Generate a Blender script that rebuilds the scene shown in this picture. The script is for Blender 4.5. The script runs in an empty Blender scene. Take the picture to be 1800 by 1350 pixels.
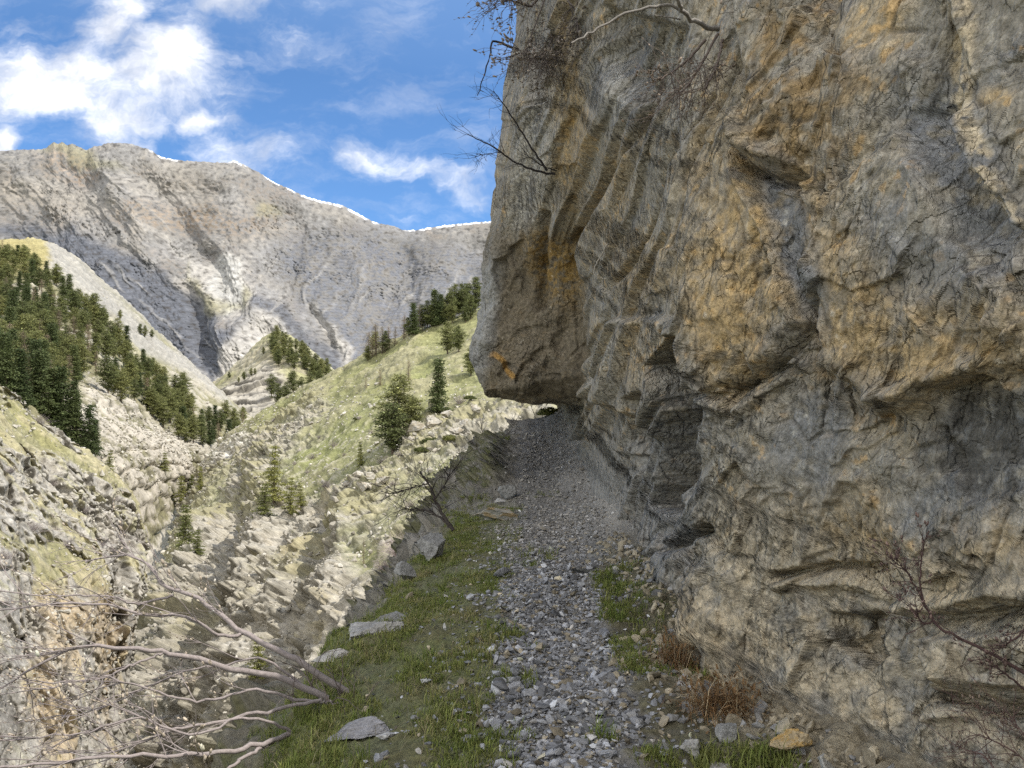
import bpy, math, random
import numpy as np
from mathutils import Vector
random.seed(7)
RNG = np.random.default_rng(11)
F = 1386.0            # focal length in pixels of the 1800 px wide photograph
EYE = 1.6
HOR = 720.0           # row of the horizon
scene = bpy.context.scene
COL = scene.collection

# ------------------------------------------------------------------ camera
cam_d = bpy.data.cameras.new("camera")
cam_d.sensor_width = 36.0
cam_d.lens = 36.0 * F / 1800.0
cam_d.shift_y = (HOR - 675.0) / 1800.0
cam_d.clip_start = 0.05
cam_d.clip_end = 20000.0
cam = bpy.data.objects.new("camera", cam_d)
COL.objects.link(cam)
cam.location = (0, 0, EYE)
cam.rotation_euler = (math.radians(90), 0, 0)
scene.camera = cam
scene.view_settings.view_transform = 'Standard'
scene.view_settings.look = 'None'
scene.view_settings.gamma = 1.0
scene.view_settings.use_curve_mapping = False
scene.view_settings.exposure = 0.98
scene.render.engine = 'CYCLES'
scene.cycles.max_bounces = 5
scene.cycles.diffuse_bounces = 4
scene.cycles.glossy_bounces = 1
scene.cycles.transmission_bounces = 1
scene.cycles.transparent_max_bounces = 4
scene.cycles.use_denoising = False
scene.cycles.denoising_input_passes = 'RGB_ALBEDO_NORMAL'
scene.cycles.denoising_prefilter = 'NONE'

# ------------------------------------------------------------------ sun and sky
SUN_AZ, SUN_EL = math.radians(100), math.radians(55)      # azimuth clockwise from +y (straight ahead)
sun_dir = Vector((math.sin(SUN_AZ) * math.cos(SUN_EL), math.cos(SUN_AZ) * math.cos(SUN_EL), math.sin(SUN_EL)))
sd = bpy.data.lights.new("sun", 'SUN')
sd.energy = 2.6
sd.angle = math.radians(0.5)
sd.color = (1.0, 0.95, 0.87)
so = bpy.data.objects.new("sun", sd)
COL.objects.link(so)
so.rotation_euler = sun_dir.to_track_quat('Z', 'Y').to_euler()
so.location = (30, -10, 60)

world = bpy.data.worlds.new("World")
scene.world = world
world.use_nodes = True
NT = world.node_tree
NT.nodes.clear()


class G:
    """tiny node-graph helper"""
    def __init__(self, nt): self.nt = nt
    def n(self, t, **kw):
        nd = self.nt.nodes.new(t)
        for k, v in kw.items(): setattr(nd, k, v)
        return nd
    def set(self, sock, v):
        if hasattr(v, 'is_output'): self.nt.links.new(v, sock)
        elif v is not None: sock.default_value = v
    def math(self, op, a, b=None, c=None, clamp=False):
        nd = self.n('ShaderNodeMath', operation=op, use_clamp=clamp)
        for i, v in enumerate((a, b, c)):
            if v is not None: self.set(nd.inputs[i], v)
        return nd.outputs[0]
    def vmath(self, op, a, b=None):
        nd = self.n('ShaderNodeVectorMath', operation=op)
        self.set(nd.inputs[0], a)
        if b is not None: self.set(nd.inputs[1], b)
        return nd.outputs[0]
    def mix(self, fac, a, b, blend='MIX'):
        nd = self.n('ShaderNodeMix', data_type='RGBA', blend_type=blend)
        nd.clamp_factor = True
        self.set(nd.inputs[0], fac); self.set(nd.inputs[6], a); self.set(nd.inputs[7], b)
        return nd.outputs[2]
    def noise(self, vec, scale, detail=4.0, rough=0.55, dist=0.0, out=0):
        nd = self.n('ShaderNodeTexNoise')
        if vec is not None: self.set(nd.inputs['Vector'], vec)
        nd.inputs['Scale'].default_value = scale
        nd.inputs['Detail'].default_value = detail
        nd.inputs['Roughness'].default_value = rough
        nd.inputs['Distortion'].default_value = dist
        return nd.outputs[out]
    def ramp(self, fac, stops):
        nd = self.n('ShaderNodeValToRGB')
        els = nd.color_ramp.elements
        while len(els) > 1: els.remove(els[-1])
        els[0].position = stops[0][0]; els[0].color = rgba(stops[0][1])
        for p, c in stops[1:]:
            e = els.new(p); e.color = rgba(c)
        self.set(nd.inputs[0], fac)
        return nd.outputs[0]
    def mapr(self, v, a, b, c=0.0, d=1.0, smooth=True):
        nd = self.n('ShaderNodeMapRange')
        nd.interpolation_type = 'SMOOTHSTEP' if smooth else 'LINEAR'
        self.set(nd.inputs[0], v)
        for i, q in enumerate((a, b, c, d)): self.set(nd.inputs[1 + i], q)
        return nd.outputs[0]


def rgba(c):
    if isinstance(c, (int, float)): return (c, c, c, 1)
    return tuple(c) + (1.0,) if len(c) == 3 else tuple(c)


g = G(NT)
sky = g.n('ShaderNodeTexSky', sky_type='NISHITA')
sky.sun_disc = False
sky.sun_elevation = SUN_EL
sky.sun_rotation = SUN_AZ
sky.altitude = 1800.0
sky.air_density = 1.0
sky.dust_density = 0.3
sky.ozone_density = 1.5
tc = g.n('ShaderNodeTexCoord')
sep = g.n('ShaderNodeSeparateXYZ')
NT.links.new(tc.outputs['Generated'], sep.inputs[0])
dx, dy, dz = sep.outputs[0], sep.outputs[1], sep.outputs[2]
ys = g.math('MAXIMUM', g.math('ABSOLUTE', dy), 0.12)
su, sv = g.math('DIVIDE', dx, ys), g.math('DIVIDE', dz, ys)
comb = g.n('ShaderNodeCombineXYZ')
NT.links.new(su, comb.inputs[0]); NT.links.new(sv, comb.inputs[1])
uv = comb.outputs[0]
warp = g.vmath('SCALE', g.vmath('SUBTRACT', g.noise(uv, 7.0, 5, 0.6, out=1), (0.5, 0.5, 0.5)))
warp.node.inputs[3].default_value = 0.10
wuv = g.vmath('ADD', uv, warp)
# cloud banks: centre, half axes (photo pixels), tilt, strength
CLOUDS = [(90, 135, 190, 70, 0, 1.1), (285, 110, 110, 85, 20, 1.15), (205, 190, 90, 75, 0, 0.95), (215, 30, 90, 60, 60, 0.95),
          (232, 250, 45, 45, 0, 0.85), (0, 246, 40, 28, 0, 1.0), (343, 202, 42, 32, 0, 0.8), (400, 245, 130, 60, -15, 0.55),
          (645, 268, 85, 40, -10, 0.62), (725, 292, 120, 30, -18, 0.58), (800, 330, 75, 34, -25, 0.66), (400, 5, 80, 30, 0, 0.8), (470, 25, 160, 50, -20, 0.35),
          (60, 40, 200, 60, 0, 0.35), (-150, 150, 160, 110, 0, 1.0), (640, 40, 260, 60, -20, 0.2), (700, 385, 120, 20, 0, 0.3)]
cl = None
for (cx, cy, a, b, rot, s) in CLOUDS:
    mp = g.n('ShaderNodeMapping', vector_type='TEXTURE')
    NT.links.new(wuv, mp.inputs['Vector'])
    mp.inputs['Location'].default_value = ((cx - 900) / F, (HOR - cy) / F, 0)
    mp.inputs['Rotation'].default_value = (0, 0, math.radians(rot))
    mp.inputs['Scale'].default_value = (a / F, b / F, 1)
    ln = g.n('ShaderNodeVectorMath', operation='LENGTH')
    NT.links.new(mp.outputs[0], ln.inputs[0])
    v = g.math('MULTIPLY', g.mapr(ln.outputs['Value'], 0.0, 1.75, 1.0, 0.0), s)
    cl = v if cl is None else g.math('MAXIMUM', cl, v)
front = g.mapr(dy, 0.05, 0.2)
cl = g.math('MULTIPLY', cl, front)
stretch = g.n('ShaderNodeMapping'); NT.links.new(wuv, stretch.inputs['Vector'])
stretch.inputs['Rotation'].default_value = (0, 0, 0.35); stretch.inputs['Scale'].default_value = (1.0, 2.6, 1.0)
fb = g.noise(stretch.outputs[0], 9.0, 8, 0.62)
fb2 = g.noise(uv, 16.0, 6, 0.6)
dens = g.math('ADD', cl, g.math('MULTIPLY', g.math('SUBTRACT', fb, 0.5), 1.7))
dens = g.math('ADD', dens, g.math('MULTIPLY', g.math('SUBTRACT', fb2, 0.5), 0.6))
cover = g.mapr(dens, 0.15, 1.25)
# bright clouds added over the unseen rest of the dome, to lift the shade
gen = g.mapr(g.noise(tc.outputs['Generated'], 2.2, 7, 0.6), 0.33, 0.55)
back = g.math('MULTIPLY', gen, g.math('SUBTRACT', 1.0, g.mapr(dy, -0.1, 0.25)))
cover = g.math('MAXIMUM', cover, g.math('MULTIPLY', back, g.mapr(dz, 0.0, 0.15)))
veil = g.math('MULTIPLY', g.mapr(fb, 0.42, 0.75), 0.20)
cover = g.math('MAXIMUM', cover, g.math('MULTIPLY', veil, front))
elev = g.ramp(g.mapr(dz, 0.0, 0.7, 0, 1, False), [(0, (.34, .46, .54)), (.25, (.35, .50, .64)), (.55, (.40, .55, .67)), (.8, (.9, .95, .95)), (1, (1, 1, .95))])
skyc = g.mix(1.0, sky.outputs[0], elev, 'MULTIPLY')
cloudc = g.mix(g.mapr(g.noise(wuv, 11.0, 5, 0.6), 0.35, 0.65), (2.7, 2.85, 3.2, 1), (5.3, 5.25, 5.2, 1))
cloudc = g.mix(g.mapr(dy, -0.1, 0.3), (6.6, 6.4, 6.1, 1), cloudc)  # the added clouds behind are brighter, for more light in the shade
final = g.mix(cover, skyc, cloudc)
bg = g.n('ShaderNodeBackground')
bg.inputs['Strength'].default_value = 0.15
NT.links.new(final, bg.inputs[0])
wo = g.n('ShaderNodeOutputWorld')
NT.links.new(bg.outputs[0], wo.inputs[0])

# ------------------------------------------------------------------ numpy helpers
_perm = np.random.default_rng(3).permutation(256).astype(np.int32)
PERM = np.concatenate([_perm, _perm, _perm])
_gr = np.random.default_rng(5).normal(size=(256, 3)).astype(np.float32)
GRAD = _gr / np.linalg.norm(_gr, axis=1, keepdims=True)


def perlin(p):
    p = np.asarray(p, np.float32)
    fl = np.floor(p)
    i = fl.astype(np.int32) & 255
    f = p - fl
    w = f * f * f * (f * (f * 6 - 15) + 10)
    out = None
    X0 = i[:, 0]; X1 = (X0 + 1) & 255
    res = np.zeros(len(p), np.float32)
    for cx in (0, 1):
        hx = PERM[X1 if cx else X0]
        wx = w[:, 0] if cx else 1 - w[:, 0]
        for cy in (0, 1):
            hy = PERM[hx + ((i[:, 1] + cy) & 255)]
            wy = wx * (w[:, 1] if cy else 1 - w[:, 1])
            for cz in (0, 1):
                h = PERM[hy + ((i[:, 2] + cz) & 255)]
                gq = GRAD[h]
                d = gq[:, 0] * (f[:, 0] - cx) + gq[:, 1] * (f[:, 1] - cy) + gq[:, 2] * (f[:, 2] - cz)
                res += d * wy * (w[:, 2] if cz else 1 - w[:, 2])
    return res * 1.5


def fbm(p, octaves=4, gain=0.5, lac=2.07, off=0.0):
    p = np.asarray(p, np.float32) + off
    a, s = 1.0, np.zeros(len(p), np.float32)
    for _ in range(octaves):
        s += a * perlin(p); p = p * lac + 17.3; a *= gain
    return s


def ridged(p, octaves=4, gain=0.5, lac=2.1, off=0.0):
    p = np.asarray(p, np.float32) + off
    a, s, tot = 1.0, np.zeros(len(p), np.float32), 0
    for _ in range(octaves):
        s += a * (1 - np.abs(perlin(p)) * 1.6); tot += a
        p = p * lac + 9.1; a *= gain
    return s / tot


def worley(p, seed=0):
    """F1, F2, a random value of the nearest cell and the height of that cell's own tilted facet"""
    p = np.asarray(p, np.float32) + np.float32(seed * 13.7)
    fl = np.floor(p).astype(np.int32); f = p - fl
    n = len(p)
    f1 = np.full(n, 9.0, np.float32); f2 = f1.copy(); hid = np.zeros(n, np.int32); dl = np.zeros((n, 3), np.float32)
    flat = np.ptp(p[:, 2]) < 1e-6
    for ox in (-1, 0, 1):
        for oy in (-1, 0, 1):
            for oz in ((0,) if flat else (-1, 0, 1)):
                h = PERM[PERM[PERM[(fl[:, 0] + ox) & 255] + ((fl[:, 1] + oy) & 255)] + ((fl[:, 2] + oz) & 255)]
                d = (GRAD[h] * 0.45 + 0.5) + np.array([ox, oy, oz], np.float32) - f
                if flat: d[:, 2] = 0
                e = np.sqrt((d * d).sum(1))
                m = e < f1
                f2 = np.where(m, f1, np.minimum(f2, e))
                hid = np.where(m, h, hid); dl = np.where(m[:, None], d, dl)
                f1 = np.where(m, e, f1)
    tilt = GRAD[(hid * 7 + 31) & 255]
    return f1, f2, hid / np.float32(255.0), (tilt * dl).sum(1)


def sst(x, a, b):
    t = np.clip((x - a) / (b - a), 0, 1)
    return t * t * (3 - 2 * t)


def bump1(x, a, b, soft):
    return sst(x, a - soft, a + soft) * (1 - sst(x, b - soft, b + soft))


def sinterp(x, xs, ys, soft=0.0):
    """piecewise linear, smoothed by averaging shifted copies"""
    if soft == 0: return np.interp(x, xs, ys)
    return sum(np.interp(x + o * soft, xs, ys) * wgt for o, wgt in ((-1, .1), (-.5, .2), (0, .4), (.5, .2), (1, .1)))


def W(px, py, D):
    """photo pixel at distance D (along y) -> world"""
    px, py, D = np.broadcast_arrays(np.asarray(px, float), np.asarray(py, float), np.asarray(D, float))
    return np.stack([(px - 900) / F * D, D, EYE + (HOR - py) / F * D], -1)


def segdist(px, py, pts):
    """distance to a polyline and the parameter 0..1 along it"""
    best = np.full(px.shape, 1e9); tt = np.zeros(px.shape)
    n = len(pts) - 1
    for k in range(n):
        (x0, y0), (x1, y1) = pts[k][:2], pts[k + 1][:2]
        dx, dy = x1 - x0, y1 - y0
        t = np.clip(((px - x0) * dx + (py - y0) * dy) / (dx * dx + dy * dy + 1e-9), 0, 1)
        d = np.hypot(px - x0 - t * dx, py - y0 - t * dy)
        m = d < best
        best = np.where(m, d, best); tt = np.where(m, (k + t) / n, tt)
    return best, tt


def polymask(px, py, pts, soft):
    """soft inside mask of a polygon"""
    inside = np.zeros(px.shape, bool)
    n = len(pts)
    for k in range(n):
        (x0, y0), (x1, y1) = pts[k], pts[(k + 1) % n]
        if y0 == y1: continue
        c = ((y0 > py) != (y1 > py)) & (px < (x1 - x0) * (py - y0) / (y1 - y0) + x0)
        inside ^= c
    d, _ = segdist(px, py, list(pts) + [pts[0]])
    sdv = np.where(inside, d, -d)
    return sst(sdv, -soft, soft)


def ell(px, py, cx, cy, a, b, rot=0.0, soft=0.5):
    r = math.radians(rot); c, s = math.cos(r), math.sin(r)
    X, Y = px - cx, py - cy
    d = np.hypot((X * c + Y * s) / a, (-X * s + Y * c) / b)
    return 1 - sst(d, 1 - soft, 1 + soft)


def tag(o, label=None, cat=None, group=None, kind=None):
    if label: o["label"] = label
    if cat: o["category"] = cat
    if group: o["group"] = group
    if kind: o["kind"] = kind
    return o


def make_mesh(name, V, Fc, mats, smooth=True, attrs=None, matidx=None):
    """V (n,3); Fc an (m,3) or (m,4) int array or a list of such arrays"""
    me = bpy.data.meshes.new(name)
    V = np.ascontiguousarray(V, np.float32)
    Fl = Fc if isinstance(Fc, list) else [Fc]
    Fl = [np.asarray(f, np.int32) for f in Fl if len(f)]
    loops = np.concatenate([f.ravel() for f in Fl])
    tot = np.concatenate([np.full(len(f), f.shape[1], np.int32) for f in Fl])
    start = np.concatenate([[0], np.cumsum(tot)[:-1]]).astype(np.int32)
    me.vertices.add(len(V)); me.vertices.foreach_set('co', V.ravel())
    me.loops.add(len(loops)); me.loops.foreach_set('vertex_index', loops)
    me.polygons.add(len(tot)); me.polygons.foreach_set('loop_start', start)
    if smooth is True: me.polygons.foreach_set('use_smooth', np.ones(len(tot), bool))
    else: me.polygons.foreach_set('use_smooth', np.zeros(len(tot), bool))
    for m in (mats if isinstance(mats, (list, tuple)) else [mats]):
        if m: me.materials.append(m)
    if matidx is not None: me.polygons.foreach_set('material_index', np.asarray(matidx, np.int32))
    for k, a in (attrs or {}).items():
        a = np.asarray(a, np.float32)
        if a.ndim == 1:
            at = me.attributes.new(k, 'FLOAT', 'POINT'); at.data.foreach_set('value', a)
        else:
            if a.shape[1] == 3: a = np.concatenate([a, np.ones((len(a), 1), np.float32)], 1)
            at = me.attributes.new(k, 'FLOAT_COLOR', 'POINT'); at.data.foreach_set('color', np.ascontiguousarray(a).ravel())
    me.update(calc_edges=True)
    return me


def add_obj(name, me, parent=None, loc=None, rotz=0.0):
    o = bpy.data.objects.new(name, me)
    COL.objects.link(o)
    if parent: o.parent = parent
    if loc is not None: o.location = loc
    if rotz: o.rotation_euler = (0, 0, rotz)
    return o


def grid_faces(nr, nc):
    i = np.arange(nr * nc, dtype=np.int32).reshape(nr, nc)
    return np.stack([i[:-1, :-1].ravel(), i[:-1, 1:].ravel(), i[1:, 1:].ravel(), i[1:, :-1].ravel()], 1)


def grid_normals(P):
    du = np.gradient(P, axis=1); dv = np.gradient(P, axis=0)
    n = np.cross(du, dv)
    return n / (np.linalg.norm(n, axis=2, keepdims=True) + 1e-12)


def new_mat(name, rough=0.9, spec=0.2):
    m = bpy.data.materials.new(name)
    m.use_nodes = True
    nt = m.node_tree
    b = nt.nodes['Principled BSDF']
    b.inputs['Roughness'].default_value = rough
    b.inputs['Specular IOR Level'].default_value = spec
    return m, G(nt), b


def attr(gq, name, out='Color'):
    a = gq.n('ShaderNodeAttribute'); a.attribute_name = name
    return a.outputs[out]


def set_bump(gq, b, h, strength, dist):
    bp = gq.n('ShaderNodeBump')
    bp.inputs['Strength'].default_value = strength
    bp.inputs['Distance'].default_value = dist
    gq.set(bp.inputs['Height'], h)
    gq.nt.links.new(bp.outputs[0], b.inputs['Normal'])


def attr_rock_mat(name, sc, var=0.35, bumpd=0.02, sc2=None, height=False):
    """colour from the surface's own colour attribute, broken up by noise at scale sc (per metre)"""
    m, q, b = new_mat(name)
    geo = q.n('ShaderNodeNewGeometry').outputs['Position']
    n1 = q.noise(geo, sc, 6, 0.65)
    n2 = q.noise(geo, (sc2 or sc * 6), 4, 0.6)
    c = attr(q, 'Col')
    f1 = q.mapr(n1, 0.25, 0.75, 1 - var, 1 + var, False)
    f2 = q.mapr(n2, 0.25, 0.75, 1 - var * .7, 1 + var * .7, False)
    v = q.math('MULTIPLY', f1, f2)
    hsv = q.n('ShaderNodeVectorMath', operation='SCALE')
    q.set(hsv.inputs[0], c); q.set(hsv.inputs[3], v)
    q.set(b.inputs['Base Color'], hsv.outputs[0])
    hh = q.math('MULTIPLY', q.math('ADD', n1, q.math('MULTIPLY', n2, 0.4)), bumpd)
    if height: hh = q.math('ADD', hh, attr(q, 'Height', 'Fac'))       # fine fracture relief, in metres
    set_bump(q, b, hh, 1.0, 1.0)
    return m

SURF = {}      # built slopes, for setting things down on them

# ================================================================== THE CLIFF
C_D = [-14, -6, -2, 0, 1.5, 2.7, 3.8, 4.6, 5.05, 5.5, 6.3, 8.9, 11, 14, 17, 20, 22, 24, 27, 34]
C_X = [3.2, 2.9, 2.6, 2.45, 2.15, 1.86, 1.5, 1.18, 1.10, 1.55, 1.52, 1.28, 1.25, 1.25, 1.3, 1.3, 1.34, 1.3, 1.6, 2.5]


def wall_base(D):
    return sinterp(D, C_D, C_X, 0.25)


R_D = [-14, 0, 4.0, 4.6, 6, 8, 10, 12, 15, 20, 34]
R_Z = [4.0, 4.0, 4.0, 4.4, 5.2, 6.8, 8.3, 9.8, 11.5, 13, 15]


def wall_x(D, z):
    """X of the rock face before its relief"""
    X = wall_base(D)
    lean = np.interp(D, [-14, 3, 5, 7, 13, 20], [0, -0.02, 0.02, 0.10, 0.10, 0.05])
    X = X - lean * np.clip(z - 1.2, 0, 20)
    X = X - 0.10 * np.clip(0.5 - z, 0, 1) * sst(D, 5, 8)          # rock foot runs out onto the path
    near = 1 - sst(D, 4.9, 5.6)
    X = X - 0.18 * near * np.exp(-((z - 2.4) / 0.8) ** 2) + 0.10 * near * np.exp(-((z - 0.7) / 0.35) ** 2)
    zb = 1.80 + 0.08 * np.sin(D * 2.1) + 0.12 * (14 - np.clip(D, 11, 14))
    xb = sinterp(z, [1.7, 1.95, 2.3, 2.75, 3.6, 4.7, 5.7, 7.1, 8.6, 11, 16], [-.45, -.52, -.62, -.70, -.55, -.37, -.31, -.14, .05, .4, 1.2], 0.04)
    xb = xb + 0.10 * np.clip(D - 14.2, 0, 9) * (0.5 + 0.5 * sst(D, 14, 18))
    d0 = 12.7 - 3.3 * sst(z, 3.4, 6.2) - 0.25 * sst(z, 6, 8)
    t = np.clip((D - d0) / (13.75 - d0), 0, 1)
    m = (.8 * t + .2 * t * t * (3 - 2 * t)) * sst(z, zb - 0.06, zb + 0.14)
    return X * (1 - m) + np.minimum(xb, X) * m


def pix(X, D, z):
    De = np.maximum(D, 1.9)
    return 900 + F * X / De + (De - D) * 700, HOR - F * (z - EYE) / De


def saw0(x, w=0.15):
    f = x - np.floor(x)
    return np.where(f > 1 - w, (1 - f) / w, f / (1 - w))


def soften(h):
    h = h.copy()
    h[1:-1] = (h[:-2] + 2 * h[1:-1] + h[2:]) / 4
    h[:, 1:-1] = (h[:, :-2] + 2 * h[:, 1:-1] + h[:, 2:]) / 4
    return h


def cliff_shape(D, Z):
    X = wall_x(D, Z)
    P = np.stack([X, D, Z], -1)
    N = -grid_normals(P)
    N = np.where((N[..., :1] > 0.25), -N, N)
    # smooth the normal field so that ribs do not tangle in the corners
    for _ in range(3):
        N[1:-1, 1:-1] = (N[1:-1, 1:-1] * 2 + N[:-2, 1:-1] + N[2:, 1:-1] + N[1:-1, :-2] + N[1:-1, 2:]) / 6
    N /= np.linalg.norm(N, axis=2, keepdims=True) + 1e-9
    px, py = pix(X, D, Z)
    shp = px.shape
    px, py = px.ravel(), py.ravel()
    Dv = D.ravel(); S = np.maximum(Dv, 1.9) / F
    z = np.zeros_like(px)
    # domain warp
    w1 = fbm(np.stack([px / 90, py / 90, z], 1), 3); w2 = fbm(np.stack([px / 90, py / 90, z + 40], 1), 3)
    wx, wy = px + 14 * w1, py + 14 * w2
    wxs, wys = px + 5 * w1, py + 5 * w2
    left = 1 - sst(px + 20 * w1, 1170, 1310)               # ribbed, far part
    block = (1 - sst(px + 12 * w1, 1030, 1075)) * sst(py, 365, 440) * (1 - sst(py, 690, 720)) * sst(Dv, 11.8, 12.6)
    low = sst(py + 25 * w2, 930, 1010) * sst(px, 1180, 1260)   # earthy, broken foot
    plain = (1 - left) * (1 - low)

    q = wx + 0.42 * (wy - 300)
    r = wy - 0.42 * wx
    big = fbm(np.stack([px / 170, py / 170, z], 1), 4, 0.5)
    mid = fbm(np.stack([wx / 48, wy / 60, z + 9], 1), 4, 0.55)
    brk = sst(fbm(np.stack([px / 150, py / 150, z + 88], 1), 3), -0.35, 0.35)      # where the face is shattered, where it is smooth
    qs, rs = wxs + 0.42 * (wys - 300), wys - 0.42 * wxs

    w3 = fbm(np.stack([px / 200, py / 260, z + 66], 1), 2)
    ql = px + 0.42 * (py - 300) + 16 * w3; rl = py - 0.42 * px

    amp_mod = .55 + .9 * sst(fbm(np.stack([ql / 90, rl / 320, z + 55], 1), 2), -.4, .5)
    qi = ql + 22 * perlin(np.stack([ql / 75, rl / 900, z + 5], 1))

    def f_left(k):          # ribbed part: everything is drawn out along the slanting beds
        q, r, z0, am = qi[k], rl[k], z[k], amp_mod[k]
        v = 17 * (ridged(np.stack([q / 60, r / 700, z0], 1), 2, 0.5) - 0.55)
        sa = q / 38 + .55 * fbm(np.stack([q / 150, r / 420, z0 + 3], 1), 2)
        v += 14 * (saw0(sa, .2) - .5) * am
        _, _, ri, fa = worley(np.stack([q / 46, r / 230, z0], 1), 8)
        v += 11 * fa + 7 * (ri - .5)
        _, _, ri, fa = worley(np.stack([q / 95, r / 330, z0], 1), 14)
        v += 15 * fa + 10 * (ri - .5)
        return v

    Pw = P.reshape(-1, 3)
    Pb = np.stack([Pw[:, 1] + .42 * Pw[:, 2], Pw[:, 2] - .3 * Pw[:, 1], Pw[:, 0]], 1)      # across and along the steep beds

    def f_plain(k):
        v = 0
        for (sq, sr, a1, a2, sd_) in ((.85, 1.3, .115, .065, 13), (.36, .56, .07, .04, 1), (.14, .22, .020, .010, 2)):
            e1, e2, ri, fa = worley(Pb[k] / np.array([sq, sr, sq]), sd_)
            t = a1 * fa + a2 * (ri - .5)
            v = v + (t * sst(e2 - e1, -.05, .30) if sq > .5 else t)
        return v / S[k]

    def on(mask, fn):
        idx = np.nonzero(mask > 0.004)[0]
        o = np.zeros(len(px), np.float32)
        o[idx] = fn(idx)
        return o
    lf = left * (1 - block) * (.25 + .75 * sst(px, 890, 1000))
    fl_, fp_ = on(lf, f_left), on(np.maximum(1 - left, block), f_plain)
    Pww = Pb + .014 * np.stack([w1, w2, w1], 1)
    f1, f2, rid, fc = worley(Pww / np.array([.24, .36, .24]), 1)
    big = fbm(Pw * 1.7, 3) * .05 / S
    mid = fbm(Pww * 6.5, 4, .55) * .013 / S
    crack = -(1 - sst(f2 - f1, 0.015, 0.07)) * sst(fbm(np.stack([px / 130, py / 130, z + 5], 1), 2), -0.05, 0.3)
    big2 = fbm(np.stack([px / 190, py / 260, z], 1), 2, 0.4)
    d = big * (1 - left) + 14 * big2 * left + plain * (1 - block) * (mid + fp_ * (.35 + .75 * brk) + 7 * crack)
    d += lf * fl_
    d += block * (1.2 * mid + 1.25 * fp_)
    d += low * (1.6 * mid + .9 * fp_ + 8 * crack)
    # slanting lips that step down the plates
    st = (wx * 0.62 + wy * 0.5) / 75 + 1.1 * fbm(np.stack([px / 120, py / 120, z + 31], 1), 3)
    lip = st - np.floor(st); lip = np.where(lip > 0.9, (1 - lip) / 0.1, lip / 0.9) - 0.5
    d += plain * 10 * lip * sst(fbm(np.stack([px / 200, py / 200, z + 61], 1), 2), -0.15, 0.25)

    # ---- the forms one can point to
    def poly(pts, amp, soft):
        nonlocal d
        d = d + 2.2 * amp * polymask(wxs, wys, pts, soft)

    def line(pts, amp, wd):
        nonlocal d
        dist, _ = segdist(wxs, wys, pts)
        d = d + 1.9 * amp * np.exp(-(dist / wd) ** 2)
    poly([(1310, 190), (1420, 330), (1435, 560), (1390, 620), (1240, 700), (1195, 560), (1215, 400), (1270, 260)], 16, 16)
    poly([(1318, 270), (1400, 300), (1448, 500), (1436, 560), (1385, 470)], -17, 7)
    line([(1315, 285), (1385, 480), (1425, 560)], 6, 7)
    poly([(1480, 330), (1620, 210), (1700, 420), (1800, 430), (1860, 640), (1720, 650), (1600, 720), (1460, 640), (1445, 480)], 20, 20)
    poly([(1600, 230), (1690, 20), (1712, 150), (1690, 240), (1780, 400), (1830, 520), (1700, 430), (1640, 300)], -18, 10)
    line([(1700, -20), (1690, 190), (1730, 290), (1800, 390)], 20, 15)
    line([(1690, 225), (1730, 300), (1790, 380)], -16, 6)
    poly([(1310, -60), (1440, -60), (1432, 180), (1400, 300), (1350, 312), (1322, 230)], 22, 20)
    line([(1330, 300), (1370, 318), (1400, 312)], -26, 9)
    poly([(1450, -60), (1680, -60), (1640, 150), (1520, 260), (1440, 300)], 6, 55)
    poly([(1060, 20), (1200, 50), (1195, 140), (1110, 190), (1062, 110)], -24, 14)
    poly([(1662, 690), (1740, 668), (1830, 720), (1830, 860), (1700, 880), (1652, 820)], -11, 7)
    line([(1560, 705), (1650, 668), (1750, 640), (1790, 560)], 16, 20)
    line([(1650, 690), (1700, 672), (1752, 655)], -28, 7)
    line([(1640, 760), (1650, 830)], -18, 8)
    line([(1370, 1012), (1450, 1000), (1540, 1005), (1575, 1048)], -26, 7)
    line([(1380, 1030), (1460, 1022), (1540, 1032), (1600, 1075)], 10, 10)
    line([(1500, 1010), (1570, 1060), (1604, 1092)], -16, 5)
    poly([(1462, 1078), (1530, 1078), (1548, 1150), (1505, 1172), (1460, 1130)], -24, 6)
    poly([(1645, 1120), (1860, 1105), (1860, 1212), (1660, 1206)], 22, 7)
    line([(1635, 1222), (1720, 1240), (1860, 1248)], -42, 12)
    line([(1640, 1085), (1700, 1090), (1860, 1070)], -26, 11)
    line([(1600, 1060), (1660, 1060), (1760, 1030), (1850, 1040)], 16, 16)
    poly([(1140, 892), (1190, 905), (1228, 800), (1234, 690), (1206, 590), (1166, 640), (1180, 720), (1165, 800)], -72, 7)
    poly([(1030, 640), (1030, 695), (1100, 716), (1160, 762), (1212, 885), (1232, 700), (1200, 560), (1080, 560)], 11, 6)
    poly([(1120, 700), (1150, 690), (1140, 800), (1110, 860)], -16, 7)
    line([(1188, 962), (1258, 930), (1280, 962)], -26, 10)
    line([(1230, 690), (1300, 690), (1400, 625), (1440, 580)], -12, 7)
    line([(1240, 705), (1320, 712), (1420, 640)], 8, 10)
    line([(1310, 60), (1215, 300), (1185, 430)], -13, 5)
    line([(1440, 310), (1430, 480), (1446, 620), (1456, 700)], -15, 6)
    line([(1250, 170), (1160, 330), (1105, 480)], -12, 5)
    line([(1190, 120), (1080, 300), (1000, 430)], -12, 6)
    line([(1060, 700), (1045, 560), (1060, 500), (1120, 430)], -10, 7)
    line([(930, 190), (905, 330), (880, 470), (858, 600)], 9, 14)
    poly([(932, 100), (968, 95), (956, 170), (938, 184)], -34, 6)
    line([(960, 380), (950, 470), (948, 540)], -9, 8)
    line([(1300, 830), (1380, 900), (1390, 980)], -8, 6)
    line([(1240, 900), (1290, 1010), (1275, 1100)], 10, 22)
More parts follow.
